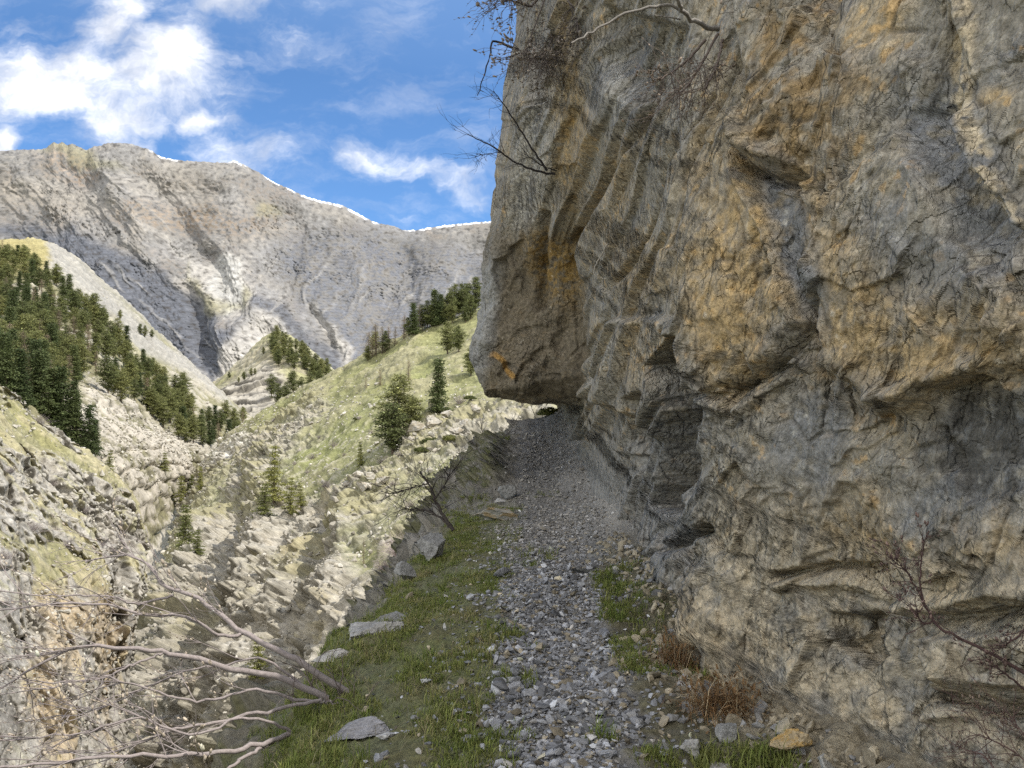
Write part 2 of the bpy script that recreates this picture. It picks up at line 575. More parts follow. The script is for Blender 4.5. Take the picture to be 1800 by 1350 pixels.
    poly([(1085, 1010), (1180, 940), (1260, 1000), (1265, 1140), (1180, 1120)], 12, 20)
    line([(1100, 1010), (1170, 960)], -12, 6)
    line([(1460, 880), (1480, 840), (1520, 845), (1530, 880)], 9, 10)

    d = soften(d.reshape(shp)).ravel()
    P2 = P.reshape(-1, 3) + N.reshape(-1, 3) * (d * S)[:, None]
    return dict(P=P, N=N, P2=P2, S=S, z=z, left=left, block=block, low=low, plain=plain, brk=brk, crack=crack, Dv=Dv, on=on)


def build_cliff():
    inv = 1 / np.linspace(1 / 1.9, 1 / 11.6, 560)
    Ds = np.concatenate([np.linspace(-14, 1.85, 60), inv[:-1], np.linspace(11.6, 14.2, 230)[:-1], np.linspace(14.2, 24, 110)[:-1], np.linspace(24, 34, 16)])
    nz = 860
    t = np.linspace(0, 1, nz)
    zb, zr = -0.7, np.interp(Ds, R_D, R_Z)
    tz = np.where(Ds[None, :] > 10, t[:, None] ** 1.0, t[:, None])
    Z = zb + (zr[None, :] - zb) * tz
    D = np.broadcast_to(Ds[None, :], Z.shape).copy()
    # lay the columns evenly over the shaped face, so that the sides of the ribs are as finely meshed as their fronts
    r0 = cliff_shape(D[::3], Z[::3])
    Q = r0['P2'].reshape(D[::3].shape + (3,))
    qx_, _ = pix(Q[..., 0], Q[..., 1], Q[..., 2])
    seg = .4 * np.linalg.norm(np.diff(Q, axis=1), axis=2) / (np.maximum(D[::3, 1:], 1.9) / F) + np.abs(np.diff(qx_, axis=1))
    Dm = .5 * (D[::3, 1:] + D[::3, :-1])
    seg = np.where((Dm < 2.0) | (Dm > 22), 1.0, np.minimum(seg, 120) + 0.2)
    cum = np.concatenate([np.zeros((len(seg), 1)), np.cumsum(seg, 1)], 1)
    cum /= cum[:, -1:]
    for _ in range(4):
        cum[1:-1] = (cum[:-2] + 2 * cum[1:-1] + cum[2:]) / 4
    u = np.linspace(0, 1, 1760)
    Dc = np.stack([np.interp(u, cum[k], D[0]) for k in range(len(cum))])
    kk = np.arange(nz) / 3.0
    k0 = np.clip(kk.astype(int), 0, len(Dc) - 2); fk = np.clip(kk - k0, 0, 1)[:, None]
    D = Dc[k0] * (1 - fk) + Dc[k0 + 1] * fk
    Z = zb + (np.interp(D, R_D, R_Z) - zb) * t[:, None]
    R = cliff_shape(D, Z)
    P, N, P2, S, z, left, block, low, plain, brk, crack, Dv, on = [R[k] for k in ('P', 'N', 'P2', 'S', 'z', 'left', 'block', 'low', 'plain', 'brk', 'crack', 'Dv', 'on')]
    # second pass, on the shaped surface: fine fracture relief
    px, py = pix(P2[:, 0], P2[:, 1], P2[:, 2])
    w1 = fbm(np.stack([px / 90, py / 90, z], 1), 3); w2 = fbm(np.stack([px / 90, py / 90, z + 40], 1), 3)
    wx, wy = px + 14 * w1, py + 14 * w2
    wxs, wys = px + 5 * w1, py + 5 * w2
    qs, rs = wxs + 0.42 * (wys - 300), wys - 0.42 * wxs
    Pw = P2
    Pb = np.stack([Pw[:, 1] + .42 * Pw[:, 2], Pw[:, 2] - .3 * Pw[:, 1], Pw[:, 0]], 1)
    Pb = Pb + .006 * np.stack([w1, w2, w1], 1)
    fine = fbm(Pb * np.array([20, 13, 20]), 3, 0.6)
    fr = ridged(Pb * np.array([26, 15, 26]), 2, 0.6) - 0.6
    rough_patch = 0.45 + 0.8 * sst(fbm(Pw * 2.6 + 7, 3), -0.25, 0.35)
    fineall = (.0085 * fine + .0075 * fr) * rough_patch
    g1, g2, rid2, gc = worley(Pb / .075, 2)
    lb = left * (1 - block)
    hh = 0
    for (sq, sr, a1, a2, sd_) in ((.20, .42, .035, .016, 9), (.085, .17, .020, .009, 10), (.036, .06, .0095, .004, 12)):
        _, _, ri, fa = worley(Pb / np.array([sq, sr, sq]), sd_)
        hh = hh + (a1 * fa + a2 * (ri - .5)) * ((.55 + .45 * lb) if sq > .1 else 1)
    sb = Pb[:, 0] / .13 + 1.0 * fbm(np.stack([Pb[:, 0] / .5, Pb[:, 1] / 1.8, Pb[:, 2]], 1), 3)
    hh = hh * (.28 + .95 * brk) + lb * .030 * (saw0(sb, .2) - .5)
    hgt = fineall * 1.4 + 1.15 * hh
    P2 = P2 + N.reshape(-1, 3) * (fineall * .25 + hh * .15)[:, None]
    P2 = P2.reshape(P.shape)
    # the hill above the rim: rows running back from the edge
    xs = np.array([0.25, 0.6, 1.2, 2, 3.5, 6, 10, 18, 40])
    top = []
    for k, dxr in enumerate(xs):
        row = P2[-1].copy(); row[:, 0] += dxr; row[:, 2] += dxr * (0.25 + 0.3 * sst(dxr, 1, 8)) + 0.15 * np.sin(D[-1] * 3 + k)
        top.append(row)
    P3 = np.concatenate([P2, np.stack(top)], 0)

    # ---- colour of the rock itself
    n = len(px)
    def nz_(s, o, oct=4, gain=0.55): return fbm(Pb / (s * .0036) + o, oct, gain)
    grey = np.array([0.255, 0.232, 0.19]); ochre = np.array([0.39, 0.285, 0.15]); buff = np.array([0.41, 0.345, 0.24])
    blue = np.array([0.185, 0.187, 0.188]); dark = np.array([0.10, 0.09, 0.072]); brown = np.array([0.22, 0.15, 0.07])
    pale = np.array([0.46, 0.43, 0.365]); orange = np.array([0.45, 0.27, 0.09])
    n1, n2, n3, n4 = nz_(70, 101), nz_(38, 120), nz_(120, 140), nz_(16, 160, 3)
    Cc = np.empty((n, 3)); Cc[:] = grey

    def put(col, m):
        nonlocal Cc
        m = np.clip(m, 0, 1)[:, None]
        Cc = Cc * (1 - m) + col * m
    put(buff * .92, 0.5 * sst(n3 + 0.4 * n2, -0.1, 0.6))
    put(blue, 0.6 * sst(-n1 + 0.3 * n2, 0.15, 0.8))
    # streaks of paler and darker water marks, running down the face
    stk = fbm(np.stack([(px + 0.1 * py) / 15, py / 260, z + 11], 1), 3)
    put(pale, 0.35 * sst(stk, 0.25, 0.7)); put(dark, 0.35 * sst(-stk, 0.3, 0.75))
    OCH = [(1330, 400, 105, 190, 12, .95), (1285, 610, 70, 95, 0, .9), (1265, 500, 60, 120, 10, .8), (1570, 610, 150, 120, 0, .9), (1490, 500, 60, 120, 0, .7),
           (1130, 470, 55, 60, -30, .6), (1110, 600, 30, 90, 0, .4), (1000, 210, 32, 170, -5, .8), (1210, 1085, 28, 50, 0, .95), (1540, 40, 60, 60, 20, .7),
           (1500, 960, 60, 70, 0, .6), (1545, 970, 70, 40, 0, .6), (1450, 900, 100, 60, 0, .3), (1300, 1130, 70, 60, 0, .5), (1720, 1000, 90, 60, 0, .5), (1745, 170, 30, 20, -20, .8),
           (1240, 260, 25, 120, 15, .5), (1690, 620, 120, 60, 0, .6), (1740, 520, 60, 90, 0, .35), (1470, 160, 60, 80, 0, .4), (1080, 330, 30, 120, 15, .4), (1760, 960, 80, 60, 0, .5)]
    for (cx, cy, a, b, rot, s) in OCH:
        m = ell(wx, wy, cx, cy, a, b, rot, 0.6)
        put(ochre, m * s * (.3 + .7 * sst(n2 + 0.7 * n4 + 0.35 * n1, -0.6, 0.45)))
    put(orange, 0.45 * sst(n2 + 0.8 * n4 + 0.5 * n3, 0.6, 1.05))
    put(brown, 0.75 * ell(wx, wy, 1385, 130, 70, 170, 5, .5) * sst(n2, -.5, .2))
    put(brown, 0.6 * ell(wx, wy, 1450, 210, 60, 120, 5, .5) * sst(n2, -.4, .3))
    BL = [(1690, 290, 75, 190, -25, .85), (1395, 420, 32, 150, -18, .85), (1740, 790, 110, 100, 0, .9), (1425, 770, 60, 90, 0, .6), (1500, 700, 60, 60, 0, .3),
          (930, 270, 26, 210, 8, .5), (1390, 620, 60, 50, 0, .4), (1660, 900, 80, 60, 0, .4), (1180, 800, 60, 160, 10, .5), (1200, 980, 60, 70, 20, .55), (1720, 1160, 90, 50, 0, .7),
          (1560, 400, 60, 60, 0, .4), (1640, 480, 100, 60, 0, .5), (1100, 160, 60, 90, 0, .5), (1555, 1090, 40, 40, 0, .3), (1330, 900, 40, 90, 0, .35)]
    for (cx, cy, a, b, rot, s) in BL:
        put(blue, ell(wx, wy, cx, cy, a, b, rot, 0.45) * min(1, s * 1.25) * sst(n2 + .4 * n4, -0.8, -.1))
    put(dark * .8, 0.75 * ell(wx, wy, 1735, 780, 85, 95, 0, .35) * sst(n2 + n4, -.7, 0)); put(dark, 0.6 * ell(wx, wy, 1640, 790, 26, 70, 0, .5) * sst(n4, -.5, .2))
    put(pale, 0.55 * ell(wx, wy, 935, 290, 28, 170, 9, .6) * sst(stk + n4, -.6, .3)); put(pale, 0.4 * ell(wx, wy, 1085, 160, 16, 70, 0, .6))
    dist, _ = segdist(wx, wy, [(1692, 0), (1690, 200), (1735, 300), (1800, 390)])
    put(buff * 1.1, 0.9 * (1 - sst(dist, 10, 26)) * sst(n4, -.5, .1))
    put(buff, 0.75 * low * sst(n2, -.6, .2))
    put(buff * 0.9, 0.6 * ell(wx, wy, 1330, 960, 90, 110, 0, .5))
    # the front of the overhanging block, coloured darker brown, with lichen marks
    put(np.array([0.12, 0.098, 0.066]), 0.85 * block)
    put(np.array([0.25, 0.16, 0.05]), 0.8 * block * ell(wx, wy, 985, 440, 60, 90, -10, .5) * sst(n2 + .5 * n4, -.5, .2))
    dl, _ = segdist(wx, wy, [(862, 625), (885, 640), (905, 668)]); put(np.array([.4, .22, .05]), .7 * (1 - sst(dl, 2, 7)))
    put(np.array([0.27, 0.272, 0.265]), 0.75 * ell(wx, wy, 848, 560, 24, 120, 8, .5))  # paler left edge: sky light painted into the colour
    # lichen and grain; hollows and cracks of the fine relief are darkened
    put(pale, 0.5 * sst(n4 * .3 - g1, -0.22, -0.08) * sst(n1, 0.1, .5))
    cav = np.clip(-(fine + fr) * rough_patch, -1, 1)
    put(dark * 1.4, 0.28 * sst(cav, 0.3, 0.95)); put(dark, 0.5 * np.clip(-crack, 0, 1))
    under = block * 0
    put(np.array([0.28, 0.265, 0.24]), 0.7 * (1 - sst(Z.ravel(), 0.5, 1.5)) * sst(Dv, 6.0, 9))
    Cc *= 1.2 * (1 + 0.22 * n4 + 0.16 * nz_(8, 180, 2, .7))[:, None]
    Cc = np.clip(Cc, 0.02, 0.8)
    ct = np.tile(np.array([0.16, 0.15, 0.08]), (len(xs) * D.shape[1], 1))
    Ca = np.concatenate([Cc, ct], 0)
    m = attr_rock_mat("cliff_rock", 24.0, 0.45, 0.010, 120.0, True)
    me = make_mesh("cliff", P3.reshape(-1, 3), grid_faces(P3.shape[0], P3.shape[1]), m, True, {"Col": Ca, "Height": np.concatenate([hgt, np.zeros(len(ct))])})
    o = add_obj("cliff", me)
    v = P2.reshape(-1, 3)[(P2[..., 1] > 2).ravel()]
    SURF["cliff"] = (v, 900 + F * v[:, 0] / v[:, 1], HOR - F * (v[:, 2] - EYE) / v[:, 1])
    tag(o, "overhanging ochre and grey rock cliff rising beside the footpath", kind="structure")
    return o


build_cliff()

# ================================================================== THE PATH LEDGE
Z_D = [-15, 0, 12, 13, 14, 17, 20, 22, 23, 24.5, 28]
Z_Z = [0, 0, 0.0, 0.12, .29, .62, 1.02, 1.31, 1.33, 1.1, -1.0]
E_D = [-15, 0, 3.5, 5, 6.7, 10, 12, 14, 17, 19, 22, 24, 28]
E_X = [-1.3, -1.15, -1.12, -1.12, -1.05, -0.88, -.78, -.9, -.85, -.4, .3, .6, 1.0]
G_D = [0, 3.5, 4.4, 5.8, 7.9, 12.3, 14, 17, 20, 22]       # gravel centre line and half width
G_C = [.2, .23, .27, .29, .34, .72, .75, .65, .85, .95]
G_W = [.30, .30, .36, .36, .45, .65, .6, .5, .4, .3]


def path_z(D): return sinterp(D, Z_D, Z_Z, 0.5)


def edge_x(D): return sinterp(D, E_D, E_X, 0.4)


def ground_z(x, D, detail=True):
    x = np.asarray(x, float); D = np.asarray(D, float)
    zp = path_z(D)
    e = edge_x(D) + 0.12 * np.sin(D * 1.9) + 0.08 * np.sin(D * 4.7 + 1)
    gc = np.interp(D, G_D, G_C); gw = np.interp(D, G_D, G_W)
    t = np.clip(e - x, 0, None)
    z = zp - 0.10 * sst(gc - gw - x, 0, 1.0) - (0.35 * np.minimum(t, 0.25) + 1.0 * np.clip(t - 0.15, 0, 0.5) + 1.7 * np.clip(t - 0.5, 0, None))
    z = z + 0.30 * np.exp(-((x + 0.45) / 0.28) ** 2) * sst(D, 13.2, 14.6) * (1 - sst(D, 18, 20))
    w = wall_base(D)
    z = z + 0.20 * np.clip(x - (w - 0.7), 0, 1.2) - 0.10 * sst(D, 3.6, 5) * (1 - sst(D, 5, 7)) * sst(x, .7, 1.2)
    z = z + 0.30 * np.clip(x - (w - .45), 0, 1) * sst(D, 7, 10)
    # left of and behind the viewer the ledge keeps going
    return z


def build_ground():
    inv = 1 / np.linspace(1 / 2.4, 1 / 14.0, 420)
    Ds = np.concatenate([np.linspace(-15, 2.3, 70), inv, np.linspace(14.05, 28, 160)])
    xs = np.concatenate([np.linspace(-14, -3, 40)[:-1], np.linspace(-3, -1.7, 60)[:-1], np.linspace(-1.7, 1.9, 420), np.linspace(1.95, 4.5, 40)])
    D, X = np.meshgrid(Ds, xs, indexing='ij')
    Z = ground_z(X, D)
    p = np.stack([X.ravel(), D.ravel(), Z.ravel()], 1)
    gc = np.interp(p[:, 1], G_D, G_C); gw = np.interp(p[:, 1], G_D, G_W)
    out = np.clip(edge_x(p[:, 1]) - p[:, 0], 0, None)
    a = sst(out, 0.1, 1.0)
    n1 = fbm(p * 1.3, 4); n2 = fbm(p * 6, 4, .55); n3 = fbm(p * 28, 3, .6)
    r, _, rid, _fc = worley(p * np.array([2.5, 2.5, 3.5]), 4)
    _, _, rid_b, _fb = worley(p * np.array([7, 7, 9]), 5)
    hz = 0.05 * n1 + 0.022 * n2 + 0.007 * n3
    far = np.maximum(sst(p[:, 1], 12.5, 14.5) * (1 - sst(p[:, 0], -.25, .15)), sst(p[:, 1], 7.5, 9) * sst(out, .08, .3))
    _, _, rid_c, _fd = worley(np.stack([p[:, 0] * 5 + p[:, 2] * 2.2, p[:, 1] * 3.2, p[:, 2] * 2.4 - p[:, 0]], 1), 6)
    off = np.maximum(a, .55 * far) * (0.30 * n1 + 0.22 * (rid - .5) + 0.26 * _fc + .12 * _fb + 0.07 * (rid_b - .5) + 0.12 * n2 + far * (.20 * _fd + .10 * (rid_c - .5)))
    P = p.copy(); P[:, 2] += hz + off * 0.6; P[:, 0] -= off
    # colours: trodden dirt, grass roots, bare rock on the drop
    ingr = 1 - sst(np.abs(p[:, 0] - gc) + 0.12 * n2, gw * 0.8, gw * 1.35)
    Cc = np.empty((len(p), 3)); Cc[:] = (0.22, 0.205, 0.18)
    def put(col, m):
        nonlocal Cc
        m = np.clip(m, 0, 1)[:, None]; Cc = Cc * (1 - m) + np.array(col) * m
    leftside = sst(gc - gw * .8 - p[:, 0] + 0.2 * n2, 0, 0.15)
    put((0.135, 0.145, 0.05), leftside * (1 - sst(p[:, 1], 10, 14)) * (0.8 + .2 * n2))
    put((0.13, 0.11, 0.06), 0.5 * leftside * sst(n1 + .5 * n2, 0.05, .5))
    rightside = sst(p[:, 0] - gc - gw * .9 + .2 * n2, 0, .2)
    put((0.11, 0.10, 0.05), rightside * (1 - sst(p[:, 1], 7.5, 9)) * .8)
    put((0.26, 0.225, 0.16), sst(p[:, 0] - (wall_base(p[:, 1]) - 0.5) + .2 * n2, 0, .25) * (1 - sst(p[:, 1], 4.6, 5.5)))
    put((0.42, 0.385, 0.33), sst(p[:, 1], 8, 11) * sst(p[:, 0] - gc + .2 * n1, -.05, .4) * .85)
    put((0.21, 0.205, 0.195), ingr * .7)
    put((0.17, 0.155, 0.12), sst(out, .12, .4) * sst(n2 + n1 * .5, .0, .3))
    put((.20, .185, .155), far * .9)
    put((.10, .095, .08), far * sst(rid_c + .4 * n2, .45, .6) * .8)
    put((.29, .27, .235), far * sst(rid_b + .3 * n3, .65, .8) * .7)
    put((0.10, 0.10, 0.04), sst(p[:, 1], 13, 14.5) * sst(-p[:, 0] + .2 * n1 + .15, 0.2, .5) * sst(n2 + .3 * n1, -.25, .3) * .8)
    Cc *= (1 + .25 * n3 + .2 * n2)[:, None]
    m = attr_rock_mat("path_earth", 30, 0.35, 0.02, 150.0)
    me = make_mesh("path", P, grid_faces(len(Ds), len(xs)), m, True, {"Col": np.clip(Cc, .02, .7)})
    tag(add_obj("path", me), "narrow ledge footpath of earth and stones under the cliff", kind="structure")
    global GROUND
    GROUND = (Ds, xs, P[:, 2].reshape(D.shape))


build_ground()


def ground_h(x, D):
    """height of the built path surface (the level part of the ledge)"""
    Ds, xs, Z = GROUND
    i = np.clip(np.searchsorted(Ds, D) - 1, 0, len(Ds) - 2); j = np.clip(np.searchsorted(xs, x) - 1, 0, len(xs) - 2)
    a = np.clip((D - Ds[i]) / (Ds[i + 1] - Ds[i]), 0, 1); b = np.clip((x - xs[j]) / (xs[j + 1] - xs[j]), 0, 1)
    return (Z[i, j] * (1 - a) * (1 - b) + Z[i + 1, j] * a * (1 - b) + Z[i, j + 1] * (1 - a) * b + Z[i + 1, j + 1] * a * b)

# ================================================================== THE VALLEY
def catmull(A, n, axis, k=None):
    """resample control points along an axis with a Catmull-Rom spline"""
    A = np.moveaxis(np.asarray(A, float), axis, 0)
    m = len(A)
    t = np.linspace(0, m - 1, n) if k is None else k
    i = np.clip(np.floor(t).astype(int), 0, m - 2); f = (t - i).reshape((-1,) + (1,) * (A.ndim - 1))
    p0, p1, p2, p3 = A[np.clip(i - 1, 0, m - 1)], A[i], A[i + 1], A[np.clip(i + 2, 0, m - 1)]
    r = 0.5 * ((2 * p1) + (-p0 + p2) * f + (2 * p0 - 5 * p1 + 4 * p2 - p3) * f ** 2 + (-p0 + 3 * p1 - 3 * p2 + p3) * f ** 3)
    return np.moveaxis(r, 0, axis)




def patch(name, rows, nu, nv, relief, paint, mat, label, soft=0):
    ctl = np.array(rows, float)                       # (rows, cols, 3): photo column, row, distance
    gq = catmull(catmull(ctl, nv, 0), nu, 1)
    px, py, D = gq[..., 0], gq[..., 1], gq[..., 2]
    P = W(px, py, D)
    N = grid_normals(P)
    N = np.where(N[..., 2:3] < 0, -N, N)
    if relief:
        for _ in range(6):
            N[1:-1, 1:-1] = (N[1:-1, 1:-1] * 2 + N[:-2, 1:-1] + N[2:, 1:-1] + N[1:-1, :-2] + N[1:-1, 2:]) / 6
        N /= np.linalg.norm(N, axis=2, keepdims=True)
    p = P.reshape(-1, 3)
    off, info = relief(p, px.ravel(), py.ravel(), D.ravel(), N.reshape(-1, 3))
    off = off.reshape(nv, nu, 3)
    for _ in range(soft): off = soften(off)
    P2 = p + off.reshape(-1, 3)
    Cc = paint(p, px.ravel(), py.ravel(), D.ravel(), N.reshape(-1, 3), info)
    me = make_mesh(name, P2, grid_faces(nv, nu), mat, True, {"Col": np.clip(Cc, .01, .85)})
    tag(add_obj(name, me), label, kind="structure")
    qx = 900 + F * P2[:, 0] / P2[:, 1]; qy = HOR - F * (P2[:, 2] - EYE) / P2[:, 1]
    SURF[name] = (P2, qx, qy)


def on_surf(name, px, py):
    """the point of a built slope seen at a photo pixel"""
    P2, qx, qy = SURF[name]
    d = (qx - px) ** 2 + (qy - py) ** 2
    k = np.argpartition(d, 6)[:6]
    k = k[np.argmin(P2[k, 1])] if d[k].max() < 16 else k[np.argmin(d[k])]
    return P2[k]


class Paint:
    def __init__(self, n, base): self.C = np.empty((n, 3)); self.C[:] = base
    def put(self, col, m):
        m = np.clip(m, 0, 1)[:, None]; self.C = self.C * (1 - m) + np.asarray(col) * m


def saw(x, w=0.15):
    f = x - np.floor(x)
    return np.where(f > 1 - w, (1 - f) / w, f / (1 - w))


# ------------------------------------------------------------------ far mountain
RIDGE = [(-260, 300), (-120, 282), (0, 266), (40, 263), (75, 262), (88, 255), (95, 250), (103, 253), (110, 250), (117, 255), (126, 253), (140, 258), (152, 264), (165, 258), (178, 256), (190, 252),
         (222, 252), (245, 258), (262, 263), (285, 276), (310, 281), (345, 284), (390, 286), (412, 284), (428, 290), (455, 303), (478, 318), (500, 328), (530, 342), (560, 352),
         (600, 361), (630, 376), (660, 391), (690, 397), (715, 405), (745, 402), (770, 398), (800, 394), (830, 392), (862, 388), (900, 380), (960, 372), (1040, 366), (1150, 372)]


def m_relief(p, px, py, D, N):
    s = 1.0
    z = np.zeros_like(px)
    top = np.interp(px, [r[0] for r in RIDGE], [r[1] for r in RIDGE])
    below = py - top
    lowmask = sst(below, 4, 60)
    wx = px + 18 * fbm(np.stack([px / 90, py / 90, z], 1), 3)
    off = np.zeros((len(px), 3))
    # spurs (towards the viewer) and gullies (away)
    lines = [([(190, 260), (250, 400), (340, 500), (420, 590), (470, 640)], -70, 34), ([(420, 290), (400, 420), (440, 520), (470, 545)], -55, 34), ([(60, 300), (120, 400), (180, 500)], -60, 40),
             ([(470, 542), (430, 590), (380, 650)], -60, 30), ([(470, 542), (540, 600), (600, 660)], -60, 24), ([(560, 540), (620, 610), (650, 660)], -45, 16), ([(660, 392), (640, 480), (660, 560)], -40, 30),
             ([(800, 394), (760, 470), (740, 560)], -40, 30), ([(300, 430), (340, 520), (372, 660)], 70, 26), ([(500, 330), (520, 430), (500, 520)], 50, 28), ([(720, 405), (700, 500), (640, 610)], 55, 26),
             ([(250, 300), (300, 380), (360, 450), (420, 540)], 45, 18), ([(120, 260), (90, 340), (110, 420)], 45, 26), ([(545, 540), (600, 620)], 45, 12), ([(860, 390), (830, 500), (800, 560)], 40, 30)]
    for pts, a, w in lines:
        d, _ = segdist(wx, py, pts)
        off[:, 1] += .55 * a * np.exp(-(d / w) ** 2) * lowmask
    # gully network running down the slope
    sd_ = 1 - sst(wx, 360, 520)
    qm, rm = wx - (.95 * sd_ - .55 * (1 - sd_)) * (py - 420), py
    dn = ridged(np.stack([qm / 60, rm / 260, z], 1), 5, 0.55)
    dn2 = ridged(np.stack([qm / 26 + .3 * z, rm / 120, z + 8], 1), 4, 0.6)
    big = fbm(np.stack([px / 70, py / 60, z + 3], 1), 5, 0.55)
    k = 0.25 + 0.75 * lowmask
    off[:, 1] += k * (-20 * (dn - .6) - 9 * (dn2 - .6)) - 16 * big * lowmask
    # rock steps: beds that run level across the face
    bed = (py + 8 * fbm(np.stack([px / 60, py / 40, z + 12], 1), 4) + 0.06 * px) / 13
    bedm = sst(fbm(np.stack([px / 110, py / 60, z + 30], 1), 4), -0.1, .35)
    off[:, 1] += k * bedm * 3 * (saw(bed, .3) - .5)
    fine = fbm(np.stack([px / 9, py / 7, z + 50], 1), 5, .65)
    crag = sst(fbm(np.stack([px / 75, py / 38, z + 33], 1), 4) + .35 * fine, .0, .35)
    off[:, 1] += k * (1.2 + 9 * crag) * fine - 5 * k * crag
    off[:, 2] += 1.5 * fine * (1 - lowmask) + 3 * (1 - sst(below, 0, 14)) * np.maximum(fbm(np.stack([px / 7, z, z + 60], 1), 4, .7), -.3)
    return off, (dn, dn2, bed, bedm, fine, below, big, wx)


def m_paint(p, px, py, D, N, info):
    dn, dn2, bed, bedm, fine, below, big, wx0 = info
    z = np.zeros_like(px)
    w = fbm(np.stack([px / 40, py / 40, z + 70], 1), 4); w2 = fbm(np.stack([px / 40, py / 40, z + 90], 1), 4)
    wx, wy = px + 12 * w, py + 12 * w2
    c = Paint(len(px), (0.262, 0.254, 0.242))
    tan = np.array([.295, .27, .23]); marl = np.array([.125, .132, .150]); pale = np.array([.40, .38, .345]); rock = np.array([.235, .205, .175]); green = np.array([.27, .25, .125])
    c.put(tan, .5 * sst(big + .4 * fine, -.1, .5))
    c.put(rock * .85, .8 * bedm * sst(fine + .3 * w, -.15, .35))
    c.put(marl, 1.0 * polymask(wx, wy, [(-100, 392), (60, 398), (140, 408), (220, 440), (275, 470), (330, 520), (400, 570), (430, 610), (400, 665), (360, 680), (320, 660), (120, 480), (60, 420), (-100, 410)], 14))
    c.put(marl * 1.1, .9 * polymask(wx, wy, [(480, 430), (560, 400), (700, 410), (860, 450), (870, 540), (700, 640), (620, 640), (560, 570), (490, 500)], 26) * sst(fine + .5 * w, -.6, .5))
    c.put(marl, .8 * polymask(wx, wy, [(455, 520), (500, 535), (600, 640), (620, 680), (560, 680), (500, 590), (470, 556)], 8))
    c.put(marl, .75 * polymask(wx, wy, [(370, 690), (400, 640), (440, 585), (470, 556), (440, 560), (380, 600)], 8))
    c.put(pale, .9 * polymask(wx, wy, [(180, 352), (215, 362), (300, 430), (350, 505), (430, 570), (462, 520), (430, 462), (400, 448), (385, 470), (330, 452), (270, 415), (220, 370)], 9))
    c.put(np.array([.40, .395, .37]), .8 * polymask(wx, wy, [(372, 455), (410, 450), (440, 490), (440, 530), (410, 560), (375, 500)], 10))
    c.put(pale, .9 * polymask(wx, wy, [(380, 660), (430, 580), (470, 543), (510, 575), (545, 640), (600, 690), (400, 720)], 9))
    c.put(pale, .85 * polymask(wx, wy, [(540, 536), (556, 540), (625, 612), (620, 650), (590, 625)], 6))
    c.put(green, .55 * polymask(wx, wy, [(330, 470), (370, 560), (440, 545), (455, 520), (440, 505), (420, 545), (380, 530)], 9))
    c.put(tan * 1.06, .6 * ell(wx, wy, 70, 345, 110, 26, 8, .6)); c.put(tan * 1.02, .5 * ell(wx, wy, 320, 320, 70, 40, 20, .6))
    c.put(green * 1.1, .45 * ell(wx, wy, 140, 275, 70, 14, 20, .6)); c.put(green, .4 * ell(wx, wy, 470, 370, 20, 14, 30, .6))
    c.put(np.array([.25, .19, .13]), .6 * ell(wx, wy, 330, 385, 120, 26, 6, .6) * sst(fine, -.3, .3)); c.put(np.array([.27, .2, .14]), .5 * ell(wx, wy, 120, 300, 60, 24, 20, .6) * sst(fine, -.3, .3))
    strat = saw((py + 0.05 * px + 3 * fine) / 5.2, .4)
    c.put(marl * .55, .55 * sst(strat, .55, .95) * sst(-c.C[:, 0], -.26, -.17))
    c.put(pale, .5 * sst(dn, .80, .94) * sst(below, 40, 120))                # stone runs down the gullies
    c.put(rock * .55, .5 * sst(-fine - .15 * dn2, .15, .6))
    c.C *= .82 * (1 + .42 * fine + .15 * w)[:, None]
    # old snow lying along the crest
    sn = np.zeros_like(px)
    for a, b, hgt in [(266, 312, 5), (404, 430, 4), (466, 560, 3.5), (520, 662, 7), (714, 760, 5), (745, 870, 6)]:
        sn = np.maximum(sn, bump1(px, a, b, 8) * (1 - sst(below, hgt * .35, hgt * .6 + 1.0 * np.abs(fine))))
    sn *= sst(fbm(np.stack([px / 14, z, z + 95], 1), 3), -.35, .05)
    c.put((.80, .82, .85), sn)
    return c.C


def mountain_rows():
    cols = np.array([r[0] for r in RIDGE], float); top = np.array([r[1] for r in RIDGE], float)
    rows = [np.stack([cols, top + 60, np.full_like(cols, 3100)], 1)]
    Dr = 2550 - 0.15 * (cols - 200)
    for k in np.linspace(0, 1, 9):
        py = top + (790 - top) * k
        Dk = Dr + (1250 - Dr) * k ** 0.9
        rows.append(np.stack([cols, py, Dk], 1))
    return rows


mat_far = attr_rock_mat("far_rock", 0.05, 0.16, 2.0, 0.3)
patch("mountain", mountain_rows(), 640, 480, m_relief, m_paint, mat_far, "bare grey and tan mountain with a thin line of snow on its crest")


# ------------------------------------------------------------------ rough ground used by the nearer slopes
def strata_relief(p, per, amp, tilt, seed):
    """ledges: the beds stick out by different lengths"""
    b = (p[:, 2] + tilt[0] * p[:, 0] + tilt[1] * p[:, 1]) / per + 0.8 * fbm(p / (per * 9), 3, off=seed)
    i = np.floor(b); f = b - i
    h = np.modf(np.sin(i * 12.9898 + seed) * 43758.5453)[0]
    edge = np.where(f < .2, f / .2, 1 - .35 * (f - .2) / .8)
    return amp * np.abs(h) * edge, f


